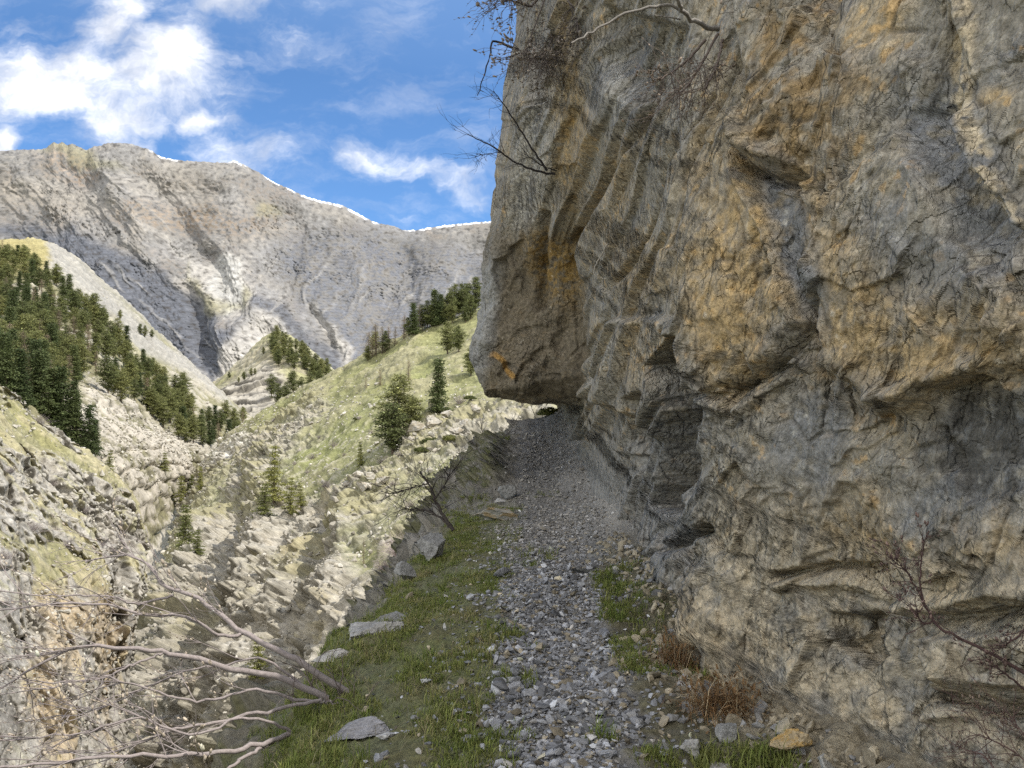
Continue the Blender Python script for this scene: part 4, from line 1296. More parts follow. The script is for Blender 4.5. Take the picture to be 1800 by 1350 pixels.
# name, px, py (foot), distance, size (w, d, h), turn, colours, label
ROCKS = [
    ("rock_block", 870, 921, 11.6, (.66, .42, .30), .12, PALE, (.33, .25, .14), "big pale rock block at the path's outer edge carrying a small stone"),
    ("rock_block", 886, 868, 13.2, (.42, .4, .32), .5, GREY, None, "grey rock behind the pale block at the edge of the path"),
    ("rock_slab", 632, 1300, 4.15, (.40, .36, .09), .5, (.27, .262, .265), None, "flat grey slab lying in the grass beside the bare shrub's base"),
    ("rock_slab", 640, 1150, 6.0, (.62, .5, .16), -.2, (.33, .32, .30), None, "large flat ledge slab on the path's drop edge, half in sun"),
    ("rock_slab", 690, 1120, 6.5, (.42, .3, .22), .6, GREY, None, "tilted grey slab above the large sunlit ledge slab"),
    ("rock_slab", 585, 1180, 5.6, (.34, .3, .12), .2, (.36, .34, .31), None, "sunlit pale slab beside the top branch of the bare shrub"),
    ("rock", 720, 1030, 8.0, (.34, .3, .26), .3, GREY, None, "dark grey lip rock at the edge, lower of a pair"),
    ("rock", 765, 988, 8.9, (.42, .34, .30), 1.1, GREY, None, "dark grey lip rock at the edge, higher of a pair below the sapling"),
    ("rock", 1022, 1016, 7.5, (.21, .17, .09), .2, (.12, .118, .11), None, "dark flat stone lying on the right of the gravel path"),
    ("rock", 1385, 1320, 3.55, (.24, .17, .13), .3, (.40, .32, .20), (.42, .28, .11), "ochre and cream angular stone in the rubble under the cliff"),
    ("rock", 1280, 1300, 3.75, (.13, .11, .10), .9, GREY, None, "grey angular stone left of the ochre stone in the rubble"),
    ("rock", 1218, 1318, 3.65, (.15, .12, .08), .1, (.3, .29, .27), None, "pale stone by the grass tufts at the bottom right of the path"),
    ("rock", 1452, 1300, 3.3, (.10, .08, .12), .5, (.34, .33, .30), None, "small upright pale stone right of the ochre stone"),
    ("rock", 1515, 1310, 3.1, (.15, .12, .08), .4, (.33, .31, .28), None, "rightmost grey stone in the rubble under the cliff"),
    ("rock", 1265, 1350, 3.45, (.18, .14, .10), .8, (.29, .27, .23), None, "buff stone at the bottom edge beside green grass tufts"),
    ("rock", 746, 1200, 4.65, (.09, .045, .02), .2, (.46, .46, .45), None, "thin white stone lying in the middle of the grass verge"),
    ("rock", 683, 1316, 3.95, (.13, .07, .035), .3, (.40, .39, .375), None, "pale flat stone in the grass right of the flat grey slab"),
    ("rock", 782, 1106, 5.75, (.03, .025, .07), .1, (.5, .49, .47), None, "small white stone standing upright in the grass verge"),
    ("rock", 880, 1004, 7.6, (.20, .12, .10), .5, (.2, .2, .205), None, "dark slaty stone at the left of the gravel above the grass"),
    ("rock", 1015, 1140, 5.05, (.13, .11, .07), .4, (.25, .235, .205), None, "large brownish stone in the middle of the gravel"),
    ("rock", 1062, 1090, 5.65, (.14, .12, .08), .9, (.21, .212, .22), None, "large grey stone on the right side of the gravel"),
]


def place_rocks():
    for i, (nm, px, py, D, dims, rz, c1, c2, lab) in enumerate(ROCKS):
        p = W(px, py, D)
        slab = nm == "rock_slab"
        zg = float(ground_h(np.array([p[0]]), np.array([D]))[0])
        me = rock_mesh(nm, 100 + i, dims, c1, c2, 5, 8 if slab else 10, .07 if slab else .075)
        z = max(zg - .1 * dims[2], float(p[2])) if px < 760 else zg - .12 * dims[2]
        o = add_obj(nm, me, None, (p[0], p[1], z + dims[2] * .5), rz)
        if slab:
            o.rotation_euler = (-.06, -.10, rz); o.location.z = zg - dims[2] * .02
        tag(o, lab, "rock")
        if i == 0:
            top = z + dims[2] * .93
            s = add_obj("rock", rock_mesh("rock", 171, (.21, .16, .12), (.38, .37, .35), None, 4, 9, .04), None, (W(880, 0, 11.6)[0], 11.6, top + .05), .3)
            tag(s, "small pale stone resting on top of the big edge block", "rock")


place_rocks()

# stones and boulders on the far slopes
def slope_stones(surf, name, n, seed, wfun, smed, col, label):
    rng = np.random.default_rng(seed)
    P2, qx, qy = SURF[surf]
    wgt = wfun(P2, qx, qy) * (P2[:, 1] / 100) ** 0
    wgt = np.where((qx > -40) & (qx < 1000) & (qy < 1380), wgt, 0)
    k = rng.choice(len(P2), n, p=wgt / wgt.sum())
    pos = P2[k] + rng.normal(0, .25, (n, 3)) * np.array([1, 1, 0])
    s = np.clip(smed * np.exp(rng.normal(0, .5, n)) * np.sqrt(pos[:, 1] / 90), .05, 1.5)
    cols = np.array(col) * np.exp(rng.normal(0, .16, n))[:, None]
    V, Fc, C = stones(pos, s, np.clip(cols, .05, .6), rng, 0, (.5, .9), .5, .25)
    tag(add_obj(name, make_mesh(name, V, Fc, mat_slopestone, False, {"Col": C})), label, kind="stuff")


def w_R(P, qx, qy):
    n = fbm(P / 12, 3); nn = fbm(P / 40, 2, off=9)
    rk = rock_mask_R(qx, qy, n * .3, n * .3)
    a = sst(n + .6 * nn, -.5, .5)
    return (.25 + a) * (sst(qy, 640, 720) + .06) * (1 - .6 * rk) * (1 - .85 * polymask(qx, qy, [(470, 850), (600, 760), (720, 670), (790, 600), (790, 640), (640, 770), (560, 830)], 20))


slope_stones("grassy_slope", "slope_stones", 7000, 31, w_R, .26, (.44, .415, .36), "pale limestone pieces strewn over the grassy slope")
slope_stones("rocky_slope", "scree", 3000, 32, lambda P, qx, qy: .2 + sst(fbm(P / 9, 3), -.2, .5), .25, (.40, .375, .32), "pale broken stones strewn over the rocky slope on the left")
slope_stones("wooded_hillside", "scree", 1800, 33, lambda P, qx, qy: polymask(qx, qy, [(150, 660), (200, 680), (280, 740), (350, 790), (360, 860), (250, 860), (170, 800)], 15) + .01, .45, (.40, .375, .32), "pale scree below the wood on the left hillside")

slope_stones("grassy_slope", "cliff_rubble", 6000, 34, lambda P, qx, qy: rock_mask_R(qx, qy, qx * 0, qx * 0) * (.2 + sst(fbm(P / 7, 3), -.2, .4)),   .34, (.32, .295, .245), "broken rock lying on the ledges of the gorge walls")

BOULD = [(735, 757, 3.4, "large white boulder at the left end of the outcrop on the grassy slope"), (762, 748, 3.8, "largest white boulder in the middle of the outcrop on the grassy slope"), (782, 733, 2.4, "white boulder right of the largest one in the outcrop"),
         (800, 762, 2.2, "low white boulder in front of the brown hollow of the outcrop"), (832, 722, 2.6, "white boulder apart to the right of the outcrop"), (722, 772, 2.0, "small boulder below the left end of the outcrop"),
         (815, 745, 2.0, "boulder at the right end of the outcrop"), (630, 836, 2.6, "topmost boulder of the lower pile on the grassy slope"), (652, 842, 2.4, "round boulder in the middle of the lower pile on the slope"),
         (672, 850, 2.2, "boulder at the right end of the lower pile on the slope"), (640, 858, 2.2, "boulder at the front of the lower pile on the slope"), (612, 852, 1.9, "boulder at the left end of the lower pile on the slope"),
         (880, 700, 1.8, "pale boulder near the overhang's corner on the far slope"), (505, 700, 1.5, "small pale boulder on the upper grass of the slope")]
for i, (px, py, sz, lab) in enumerate(BOULD):
    p = on_surf("grassy_slope", px, py)
    o = add_obj("boulder", rock_mesh("boulder", 300 + i, (sz, sz * .8, sz * .62), (.43, .405, .35), (.33, .29, .22), 4, 10, .10, mat_slopestone), None, (p[0], p[1], p[2] + sz * .12), i * .7)
    tag(o, lab, "boulder", "pale boulders on the grassy slope")

# ================================================================== GRASS
def blades(pos, length, width, lean, cols, rng, droop=.5):
    """bent tapering blades: 5 vertices each"""
    n = len(pos)
    a = rng.uniform(0, 2 * np.pi, n)
    d = np.stack([np.cos(a), np.sin(a), np.zeros(n)], 1); s = np.stack([-np.sin(a), np.cos(a), np.zeros(n)], 1)
    up = np.array([0, 0, 1.0])
    L = length[:, None]
    m = pos + up * L * .6 * np.cos(lean)[:, None] + d * L * .6 * np.sin(lean)[:, None]
    l2 = np.minimum(lean + droop, 2.0)
    t = m + up * L * .45 * np.cos(l2)[:, None] + d * L * .45 * np.sin(l2)[:, None]
    w = (s * width[:, None]) * .5
    V = np.stack([pos - w, pos + w, m - w * .8, m + w * .8, t], 1).reshape(-1, 3)
    b = (np.arange(n) * 5)[:, None]
    q = b + np.array([[0, 1, 3, 2]]); tr = b + np.array([[2, 3, 4]])
    return V, q, tr, np.repeat(cols, 5, 0)


m_grass, qg, bg_ = new_mat("grass_blades", .7, .25)
cg = attr(qg, 'Col')
qg.set(bg_.inputs['Base Color'], cg)
tr_ = qg.n('ShaderNodeBsdfTranslucent'); qg.set(tr_.inputs[0], cg)
mx = qg.n('ShaderNodeMixShader'); mx.inputs[0].default_value = .3
qg.nt.links.new(bg_.outputs[0], mx.inputs[1]); qg.nt.links.new(tr_.outputs[0], mx.inputs[2])
qg.nt.links.new(mx.outputs[0], qg.nt.nodes['Material Output'].inputs[0])


def grass():
    rng = np.random.default_rng(41)
    n = 11000
    D = 2.9 + 10.5 * rng.uniform(0, 1, n) ** 1.35
    gc, gw = np.interp(D, G_D, G_C), np.interp(D, G_D, G_W)
    e = edge_x(D) - .5
    x = e + (gc - gw * .75 - e) * rng.uniform(0, 1, n) ** .9
    den = fbm(np.stack([x * 2.2, D * 1.5, D * 0], 1), 3) - .08 - .2 * sst(D, 8, 12.5) - .3 * sst(x, gc - gw * 1.5, gc - gw * .7)
    den += .35 * sst(edge_x(D) + .3 - x, 0, .3)
    k = den > rng.uniform(-.35, .3, n)
    xa, Da = x[k], D[k]
    # right-hand verge and single tufts
    n = 800
    D2 = rng.uniform(4.6, 7.6, n); x2 = np.interp(D2, G_D, G_C) + np.interp(D2, G_D, G_W) * 1.05 + np.abs(rng.normal(0, .22, n))
    k = (x2 < wall_base(D2) - .1) & (fbm(np.stack([x2 * 3, D2 * 2, D2 * 0 + 5], 1), 2) > -.2)
    tuft = []
    for px, py, D0, r, m in [(1335, 1335, 3.5, .07, 60), (1245, 1340, 3.55, .05, 35), (1160, 1335, 3.6, .05, 22), (900, 1200, 4.65, .08, 26), (900, 1110, 5.6, .1, 30), (905, 1300, 3.85, .05, 14), (1055, 1300, 3.8, .04, 10),
                             (945, 965, 8.6, .12, 20), (920, 985, 8.2, .12, 20), (1090, 1010, 7.5, .06, 10), (1235, 1190, 4.6, .05, 14), (955, 860, 13.2, .1, 10)]:
        p = W(px, py, D0)
        tuft.append(np.stack([p[0] + rng.normal(0, r, m), D0 + rng.normal(0, r, m)], 1))
    tuft = np.concatenate(tuft)
    # bank and mound beyond
    n = 1500
    D3 = rng.uniform(7.5, 19, n); x3 = edge_x(D3) + rng.uniform(-.7, .45, n); k3 = fbm(np.stack([x3 * 2, D3, D3 * 0], 1), 2) > 0
    cx = np.concatenate([xa, x2[k], tuft[:, 0], x3[k3]]); cD = np.concatenate([Da, D2[k], tuft[:, 1], D3[k3]])
    ntuft0 = len(xa) + k.sum(); ntuft1 = ntuft0 + len(tuft)
    per = 15
    m = len(cx)
    pos = np.repeat(np.stack([cx, cD], 1), per, 0) + rng.normal(0, .022, (m * per, 2))
    z = ground_h(pos[:, 0], pos[:, 1]) - .008
    P = np.column_stack([pos, z])
    cl = np.repeat(rng.uniform(0, 1, m), per); big = np.repeat(np.exp(rng.normal(0, .42, m)), per)
    dry = np.repeat(fbm(np.stack([cx * 1.7, cD * 1.7, cD * 0 + 3], 1), 3), per) + rng.normal(0, .25, m * per)
    L = .036 * big * rng.uniform(.6, 1.3, m * per)
    isT = np.zeros(m); isT[ntuft0:ntuft1] = 1; isT = np.repeat(isT, per)
    L *= 1 + .5 * isT
    green = np.array([.15, .20, .042]); olive = np.array([.24, .245, .075]); straw = np.array([.38, .315, .17])
    c = green + (olive - green) * cl[:, None]
    st = np.clip((dry - .22 - .5 * isT * -0) * 2.2, 0, 1) * (1 - .8 * isT)
    c = c + (straw - c) * (st * .75)[:, None]
    c *= np.exp(rng.normal(0, .2, m * per))[:, None]
    V, q, t, C = blades(P, L, .0045 + .0025 * rng.uniform(size=m * per), np.abs(rng.normal(.35, .35, m * per)), np.clip(c, .01, .5), rng, .55)
    o = add_obj("grass", make_mesh("grass", V, [q, t], m_grass, False, {"Col": C}))
    tag(o, "short green grass growing in clumps along the path verges", kind="stuff")
    # long dead stalks
    n = 900
    D = rng.uniform(3.2, 11, n); x = edge_x(D) + rng.uniform(-.35, .75, n)
    P = np.stack([x, D, ground_h(x, D)], 1)
    c = np.array([.30, .255, .16]) * np.exp(rng.normal(0, .2, n))[:, None]
    V, q, t, C = blades(P, rng.uniform(.07, .17, n), np.full(n, .0028), np.abs(rng.normal(.8, .3, n)), c, rng, .7)
    o = add_obj("dead_grass", make_mesh("dead_grass", V, [q, t], m_grass, False, {"Col": C}))
    tag(o, "pale dead grass stalks scattered through the verge", kind="stuff")


grass()


def dry_clump(px, py, D, r, n, hmax, label, seed):
    rng = np.random.default_rng(seed)
    p = W(px, py, D)
    x0 = p[0]
    root = bpy.data.objects.new("dry_clump", None); COL.objects.link(root)
    zg = float(ground_h(np.array([x0]), np.array([D]))[0])
    root.location = (x0, D, zg)
    for nm, nn, cc, ll, ww in (("stems", n, (.235, .135, .06), (.5, 1.0), .0035), ("straw", n // 4, (.36, .28, .17), (.7, 1.5), .004), ("leaves", n // 2, (.20, .12, .055), (.12, .3), .012)):
        P = np.column_stack([rng.normal(0, r, nn), rng.normal(0, r, nn), rng.uniform(-.02, .03, nn)])
        if nm == "leaves": P[:, 2] = rng.uniform(0, hmax * .7, nn)
        c = np.array(cc) * np.exp(rng.normal(0, .3, nn))[:, None]
        V, q, t, C = blades(P, rng.uniform(ll[0], ll[1], nn) * hmax, np.full(nn, ww), np.abs(rng.normal(.75, .35, nn)), c, rng, .8)
        add_obj(nm, make_mesh(nm, V, [q, t], m_grass, False, {"Col": C}), root)
    tag(root, label, "dead plant", "dry brown clumps at the foot of the cliff")


dry_clump(1205, 1180, 4.85, .085, 420, .24, "brown dead fern clump at the cliff foot, higher of two", 51)
dry_clump(1265, 1270, 4.1, .10, 460, .20, "brown dead fern clump lower down, nearer the rubble", 52)

# ================================================================== WOOD AND TWIGS
class Tubes:
    """tapering tubes gathered into one mesh"""
    def __init__(self): self.V, self.F, self.C, self.n = [], [], [], 0
    def add(self, pts, rad, col, ns=5):
        pts = np.asarray(pts, float); rad = np.broadcast_to(np.asarray(rad, float), (len(pts),))
        t = np.gradient(pts, axis=0); t /= np.linalg.norm(t, axis=1, keepdims=True) + 1e-12
        ref = np.array([.3, .2, .93]) if abs(t[0][2]) < .9 else np.array([1., 0, 0])
        u = np.cross(t, ref); u /= np.linalg.norm(u, axis=1, keepdims=True) + 1e-12
        v = np.cross(t, u)
        a = np.arange(ns) * 2 * np.pi / ns
        ring = pts[:, None, :] + rad[:, None, None] * (np.cos(a)[None, :, None] * u[:, None, :] + np.sin(a)[None, :, None] * v[:, None, :])
        m = len(pts)
        i = np.arange(m * ns).reshape(m, ns)
        j = np.roll(i, -1, 1)
        f = np.stack([i[:-1].ravel(), j[:-1].ravel(), j[1:].ravel(), i[1:].ravel()], 1) + self.n
        self.V.append(ring.reshape(-1, 3)); self.F.append(f); self.n += m * ns
        self.C.append(np.tile(np.asarray(col, float), (m * ns, 1)))
    def build(self, name, mat, parent=None, smooth=True):
        C = np.concatenate(self.C)
        return add_obj(name, make_mesh(name, np.concatenate(self.V), np.concatenate(self.F), mat, smooth, {"Col": C}), parent)


m_bark = attr_rock_mat("bark", 60, .3, .002, 300)


def curve(pts, n=14):
    return catmull(np.asarray(pts, float), n, 0)


def grow(tb, p0, d0, length, r0, rng, col, depth, ends, wob=.25, lift=.0, kids=4, ns=4, spread=.6):
    """a twig with side twigs; the tips and nodes it makes are appended to ends"""
    n = 5
    pts = [np.array(p0, float)]; d = np.array(d0, float)
    for k in range(n):
        d = d + rng.normal(0, wob, 3) * .5 + np.array([0, 0, lift]); d /= np.linalg.norm(d)
        pts.append(pts[-1] + d * length / n)
    tb.add(pts, np.linspace(r0, r0 * .35, n + 1), np.array(col) * math.exp(rng.normal(0, .12)), ns)
    for k in range(2, n + 1): ends.append((pts[k], d.copy()))
    if depth > 0:
        for k in range(kids):
            i = rng.integers(1, n + 1)
            dd = d + rng.normal(0, spread, 3); dd /= np.linalg.norm(dd)
            grow(tb, pts[i], dd, length * rng.uniform(.35, .65), r0 * .6, rng, col, depth - 1, ends, wob, lift, kids, 3, spread)


def buds(ends, rng, size, col, keep=1.0):
    base, fc = ICO[0]
    E = [e for e in ends if rng.uniform() < keep]
    n = len(E)
    P = np.array([e[0] for e in E]); Dr = np.array([e[1] for e in E])
    s = size * np.exp(rng.normal(0, .3, n))
    V = base[None] * s[:, None, None] * np.array([.5, .5, .5])
    V = V + Dr[:, None, :] * (base @ np.array([0, 0, 1.0]))[None, :, None] * s[:, None, None] * .55
    V = V + (P + rng.normal(0, .004, (n, 3)))[:, None, :]
    F_ = (fc[None] + (np.arange(n) * len(base))[:, None, None]).reshape(-1, 3)
    C = np.repeat(np.array(col) * np.exp(rng.normal(0, .25, n))[:, None], len(base), 0)
    return V.reshape(-1, 3), F_, np.clip(C, .02, .7)


# ------------------------------------------------------------------ the big bare shrub leaning out over the gorge
def big_shrub():
    rng = np.random.default_rng(61)
    root = bpy.data.objects.new("bare_shrub", None); COL.objects.link(root)
    tag(root, "large bare shrub with budding mauve grey branches leaning out over the gorge", "shrub")
    col = (.27, .235, .225)
    stems = [
        ([(618, 1222, 4.75), (540, 1172, 4.7), (500, 1150, 4.68), (425, 1108, 4.7), (380, 1075, 4.75), (335, 1045, 4.8), (292, 1032, 4.8), (255, 990, 4.85), (215, 975, 4.9), (150, 988, 4.9)], .034, .008, .30),
        ([(432, 1112, 4.7), (385, 1118, 4.6), (330, 1085, 4.5), (262, 1082, 4.4), (150, 1060, 4.3), (0, 1072, 4.2), (-60, 1080, 4.2)], .017, .006, .25),
        ([(305, 1046, 4.8), (250, 1060, 4.8), (180, 1048, 4.7), (80, 1046, 4.6), (-40, 1034, 4.5)], .013, .005, .2),
        ([(575, 1228, 4.6), (490, 1190, 4.5), (420, 1180, 4.4), (350, 1160, 4.3), (290, 1146, 4.2), (220, 1138, 4.1), (132, 1138, 4.0), (60, 1175, 3.9), (-20, 1222, 3.9)], .033, .008, .35),
        ([(288, 1146, 4.2), (230, 1172, 4.1), (150, 1196, 4.0), (40, 1204, 3.9)], .012, .005, .2),
        ([(590, 1238, 4.55), (520, 1228, 4.45), (440, 1212, 4.3), (370, 1232, 4.2), (290, 1220, 4.1), (190, 1190, 4.0), (80, 1212, 3.9)], .017, .005, .3),
        ([(560, 1232, 4.5), (470, 1250, 4.3), (380, 1270, 4.1), (300, 1286, 3.9), (200, 1322, 3.8), (60, 1350, 3.7)], .019, .006, .3),
        ([(508, 1290, 4.3), (430, 1316, 4.0), (340, 1326, 3.8), (220, 1330, 3.6), (100, 1342, 3.5), (-30, 1352, 3.4)], .024, .008, .3),
        ([(482, 1302, 4.2), (420, 1338, 3.9), (370, 1370, 3.7), (300, 1400, 3.6)], .018, .006, .3),
        ([(560, 1232, 4.5), (600, 1238, 4.55), (640, 1250, 4.6)], .014, .010, .9),
        ([(545, 1216, 4.6), (470, 1160, 4.5), (395, 1168, 4.4), (300, 1190, 4.3), (200, 1236, 4.2), (110, 1262, 4.1)], .012, .005, .3),
        ([(510, 1286, 4.3), (440, 1262, 4.1), (340, 1290, 3.9), (240, 1262, 3.8), (140, 1290, 3.7), (0, 1296, 3.6)], .014, .005, .3),
    ]
    tw, ends = Tubes(), []
    for pts, r0, r1, start in stems:
        r0, r1 = r0 * .62, r1 * .55
        c = curve([W(*p) for p in pts], 30)
        c[1:-1] += rng.normal(0, .005, (len(c) - 2, 3))
        tb = Tubes()
        tb.add(c, np.linspace(r0, r1, len(c)), col, 8)
        tb.build("branch", m_bark, root)
        L = np.linalg.norm(np.diff(c, axis=0), axis=1).sum()
        for k in range(int(7.5 * L)):
            i = int(len(c) * (start + (1 - start) * rng.uniform() ** .75)); i = min(i, len(c) - 2)
            d = c[min(i + 2, len(c) - 1)] - c[i]; d /= np.linalg.norm(d)
            d = d + rng.normal(0, .42, 3) + np.array([0, 0, .10]); d /= np.linalg.norm(d)
            grow(tw, c[i], d, rng.uniform(.16, .5), .0034, rng, col, 1, ends, .25, .02, 4, 4, .38)
        ends.append((c[-1], d))
    tag(tw.build("twigs", m_bark, root), kind="stuff")
    V, Fc, C = buds(ends, rng, .0105, (.50, .43, .34), .40)
    tag(add_obj("buds", make_mesh("buds", V, Fc, m_grass, True, {"Col": C}), root), kind="stuff")
    # thin upright shoots at the base
    tb, e2 = Tubes(), []
    for px, py, D in [(548, 1215, 4.6), (600, 1225, 4.7), (630, 1245, 4.6), (575, 1232, 4.5), (520, 1240, 4.5)]:
        for _ in range(3):
            grow(tb, W(px + rng.uniform(-15, 15), py, D), np.array([rng.normal(0, .5), rng.normal(0, .3), 1]), rng.uniform(.15, .32), .004, rng, (.16, .13, .115), 1, e2, .5, 0, 2, 4, .7)
    tb.build("shoots", m_bark, root)
    for o in root.children: pass


big_shrub()


def twig_plant(name, label, cat, stems, seed, col, n_side, len_side, bud=None, rt=.003, lift=0.0, depth=1, spread=.55, kids=3, budkeep=.7, start=.3):
    """a bare plant from traced stems: [(points as (px, py, D)), r0, r1]"""
    rng = np.random.default_rng(seed)
    root = bpy.data.objects.new(name, None); COL.objects.link(root)
    tag(root, label, cat)
    tw, ends = Tubes(), []
    for pts, r0, r1 in stems:
        c = curve([W(*p) for p in pts], 22)
        c[1:-1] += rng.normal(0, r0 * .35, (len(c) - 2, 3))
        tb = Tubes(); tb.add(c, np.linspace(r0, r1, len(c)), col, 6); tb.build("branch", m_bark, root)
        ends.append((c[-1], c[-1] - c[-2]))
        for k in range(n_side):
            i = int(len(c) * (start + (1 - start) * rng.uniform())); i = min(max(i, 1), len(c) - 2)
            d = c[i + 1] - c[i - 1]; d /= np.linalg.norm(d)
            d = d + rng.normal(0, spread, 3) + np.array([0, 0, lift]); d /= np.linalg.norm(d)
            grow(tw, c[i], d, rng.uniform(*len_side), rt, rng, col, depth, ends, .35, lift * .2, kids, 3, spread)
    if tw.n: tag(tw.build("twigs", m_bark, root), kind="stuff")
    if bud:
        V, Fc, C = buds([(p, d / (np.linalg.norm(d) + 1e-9)) for p, d in ends], rng, bud[0], bud[1], budkeep)
        tag(add_obj("buds", make_mesh("buds", V, Fc, m_grass, True, {"Col": C}), root), kind="stuff")
    return root


DK = (.10, .085, .075)
twig_plant("bare_sapling", "small dark bare sapling with two stems leaning from the path's outer edge", "sapling",
           [([(797, 932, 10.1), (779, 905, 10.15), (765, 880, 10.2), (755, 852, 10.2), (738, 828, 10.2)], .026, .010), ([(795, 930, 10.1), (768, 906, 10.2), (742, 896, 10.3), (712, 894, 10.3)], .018, .008),
            ([(764, 878, 10.2), (780, 855, 10.2), (790, 835, 10.2)], .012, .006), ([(755, 850, 10.2), (728, 856, 10.2), (690, 868, 10.2)], .010, .005)], 71, (.06, .05, .045), 18, (.18, .55), None, .0055, .1)
twig_plant("bare_sapling", "thin bare sapling standing at the far end of the path under the overhang", "sapling",
           [([(945, 752, 25), (938, 725, 25), (926, 700, 25)], .015, .006), ([(946, 752, 25), (955, 728, 25), (962, 706, 25)], .012, .006)], 72, (.17, .15, .12), 16, (.2, .55), None, .005, .1)
twig_plant("bare_shrub", "bare twiggy shrub on the mound at the outer edge below the overhang", "shrub",
           [([(850, 800, 18), (838, 785, 18), (820, 770, 18)], .010, .005), ([(862, 790, 18.5), (850, 765, 18.5), (846, 750, 18.5)], .010, .005), ([(872, 776, 19), (895, 760, 19), (902, 748, 19)], .010, .005)], 73, DK, 12, (.2, .5), None, .005, .15)


def cliff_D(px, py, out=.12):
    p = on_surf("cliff", px, py)
    return float(p[1]) - out


def on_cliff(pts, out=.15):
    """a traced stem: only its first point touches the rock; the rest keep that distance, coming forward a little"""
    D0 = cliff_D(*pts[0])
    return [(x, y, D0 - out * k / max(1, len(pts) - 1)) for k, (x, y) in enumerate(pts)]


twig_plant("hanging_branch", "dark crooked dead branch jutting into the sky from the cliff's left edge", "branch",
           [(on_cliff([(912, 88), (890, 80), (866, 72), (862, 95), (852, 125), (846, 150), (839, 168)], .4), .020, .006), (on_cliff([(893, 81), (886, 96)], .1), .007, .004)], 74, (.03, .027, .03), 0, (.1, .2))
twig_plant("bare_shrub", "leaning bare shrub poking out above the upper of two sky branches at the cliff edge", "shrub",
           [(on_cliff([(962, 300), (945, 276), (922, 240), (900, 205), (884, 182), (868, 160)], .6), .018, .005)], 75, (.05, .045, .045), 12, (.2, .55), None, .004, .05)
twig_plant("bare_shrub", "lower of the two bare sky branches at the cliff edge with fine dark twigs", "shrub",
           [(on_cliff([(976, 306), (940, 300), (905, 285), (876, 264), (845, 247), (822, 236)], .6), .018, .005), (on_cliff([(880, 268), (858, 270), (834, 276)], .3), .007, .004),
            (on_cliff([(978, 300), (955, 292), (930, 276)], .3), .010, .004)], 76, (.05, .045, .045), 14, (.2, .5), None, .004, .05)
twig_plant("hanging_bush", "seedy grey bush hanging from the top of the cliff's left corner", "bush",
           [(on_cliff([(960, -30), (935, 8), (905, 2), (866, -6)], .5), .02, .008), (on_cliff([(960, -20), (975, 40), (965, 80), (950, 105)], .5), .014, .006), (on_cliff([(965, -20), (1000, 40), (990, 85), (960, 110)], .5), .014, .006),
            (on_cliff([(960, -10), (935, 60), (925, 90), (905, 95)], .5), .012, .005), (on_cliff([(985, -20), (1010, 20), (1015, 60)], .5), .012, .005)], 77, (.13, .11, .10), 34, (.25, .6), (.026, (.36, .31, .27)), .005, -.25, 1, .7, 3, .4)
twig_plant("hanging_bush", "brown twiggy bush hanging on the cliff beside the arching branch", "bush",
           [(on_cliff([(1262, 60), (1240, 100), (1210, 150), (1190, 165)], .3), .009, .004), (on_cliff([(1270, 70), (1258, 120), (1235, 160)], .3), .009, .004), (on_cliff([(1240, 70), (1205, 110), (1160, 140)], .3), .009, .004)],
           78, (.12, .095, .08), 26, (.12, .34), (.009, (.30, .24, .19)), .0025, -.15, 1, .7, 3, .25)
twig_plant("arching_branch", "long pale bare branch arching across the top of the cliff", "branch",
           [(on_cliff([(1262, 52), (1230, 42), (1205, 24), (1192, 8), (1186, -25)], .35), .014, .010), (on_cliff([(1200, 20), (1178, 10), (1150, 12), (1105, 22), (1060, 45), (1030, 62), (1004, 76)], .4), .010, .005), (on_cliff([(1196, 34), (1170, 30), (1150, 27)], .2), .005, .003)],
           79, (.20, .185, .165), 0, (.1, .3), None, .004)
twig_plant("dead_root", "pale thin root looping down over a dark pocket in the ribbed cliff", "root", [(on_cliff([(1068, 428), (1056, 450), (1046, 468), (1046, 484), (1066, 490)], .1), .008, .005)], 80, (.36, .33, .28), 0, (.1, .2))

RED = (.075, .046, .042)
twig_plant("red_shrub", "bare dark red branched shrub reaching in over the rock from the right edge", "shrub",
           [([(1830, 1200, 2.3), (1760, 1160, 2.35), (1700, 1128, 2.4), (1655, 1105, 2.45), (1632, 1075, 2.5), (1612, 1035, 2.55), (1598, 1008, 2.55)], 0.00638, 0.00225), ([(1628, 1070, 2.5), (1618, 1030, 2.5), (1620, 985, 2.5), (1624, 955, 2.5)], 0.00337, 0.00165),
            ([(1640, 1092, 2.46), (1622, 1096, 2.46), (1612, 1080, 2.46)], 0.00300, 0.00150), ([(1830, 1235, 2.3), (1780, 1195, 2.3), (1752, 1172, 2.3), (1738, 1160, 2.3)], 0.00375, 0.00150), ([(1830, 1080, 2.3), (1790, 1118, 2.3), (1765, 1135, 2.3)], 0.00375, 0.00225),
            ([(1605, 1020, 2.55), (1590, 1000, 2.55), (1574, 990, 2.55)], 0.00263, 0.00150)], 81, RED, 9, (.04, .14), (.006, (.19, .13, .11)), .0016, .05, 1, .7, 2, .5)
twig_plant("low_shrub", "low tangle of bare brown twigs in the bottom right corner", "shrub",
           [([(1830, 1360, 2.35), (1780, 1320, 2.4), (1720, 1290, 2.45)], 0.00300, 0.00150), ([(1830, 1330, 2.35), (1800, 1290, 2.4), (1770, 1262, 2.45)], 0.00300, 0.00150), ([(1760, 1370, 2.4), (1730, 1330, 2.45), (1690, 1316, 2.5)], 0.00300, 0.00150)],
           82, (.12, .075, .065), 12, (.06, .2), (.005, (.26, .2, .15)), .0015, .1, 1, .8, 3, .3)

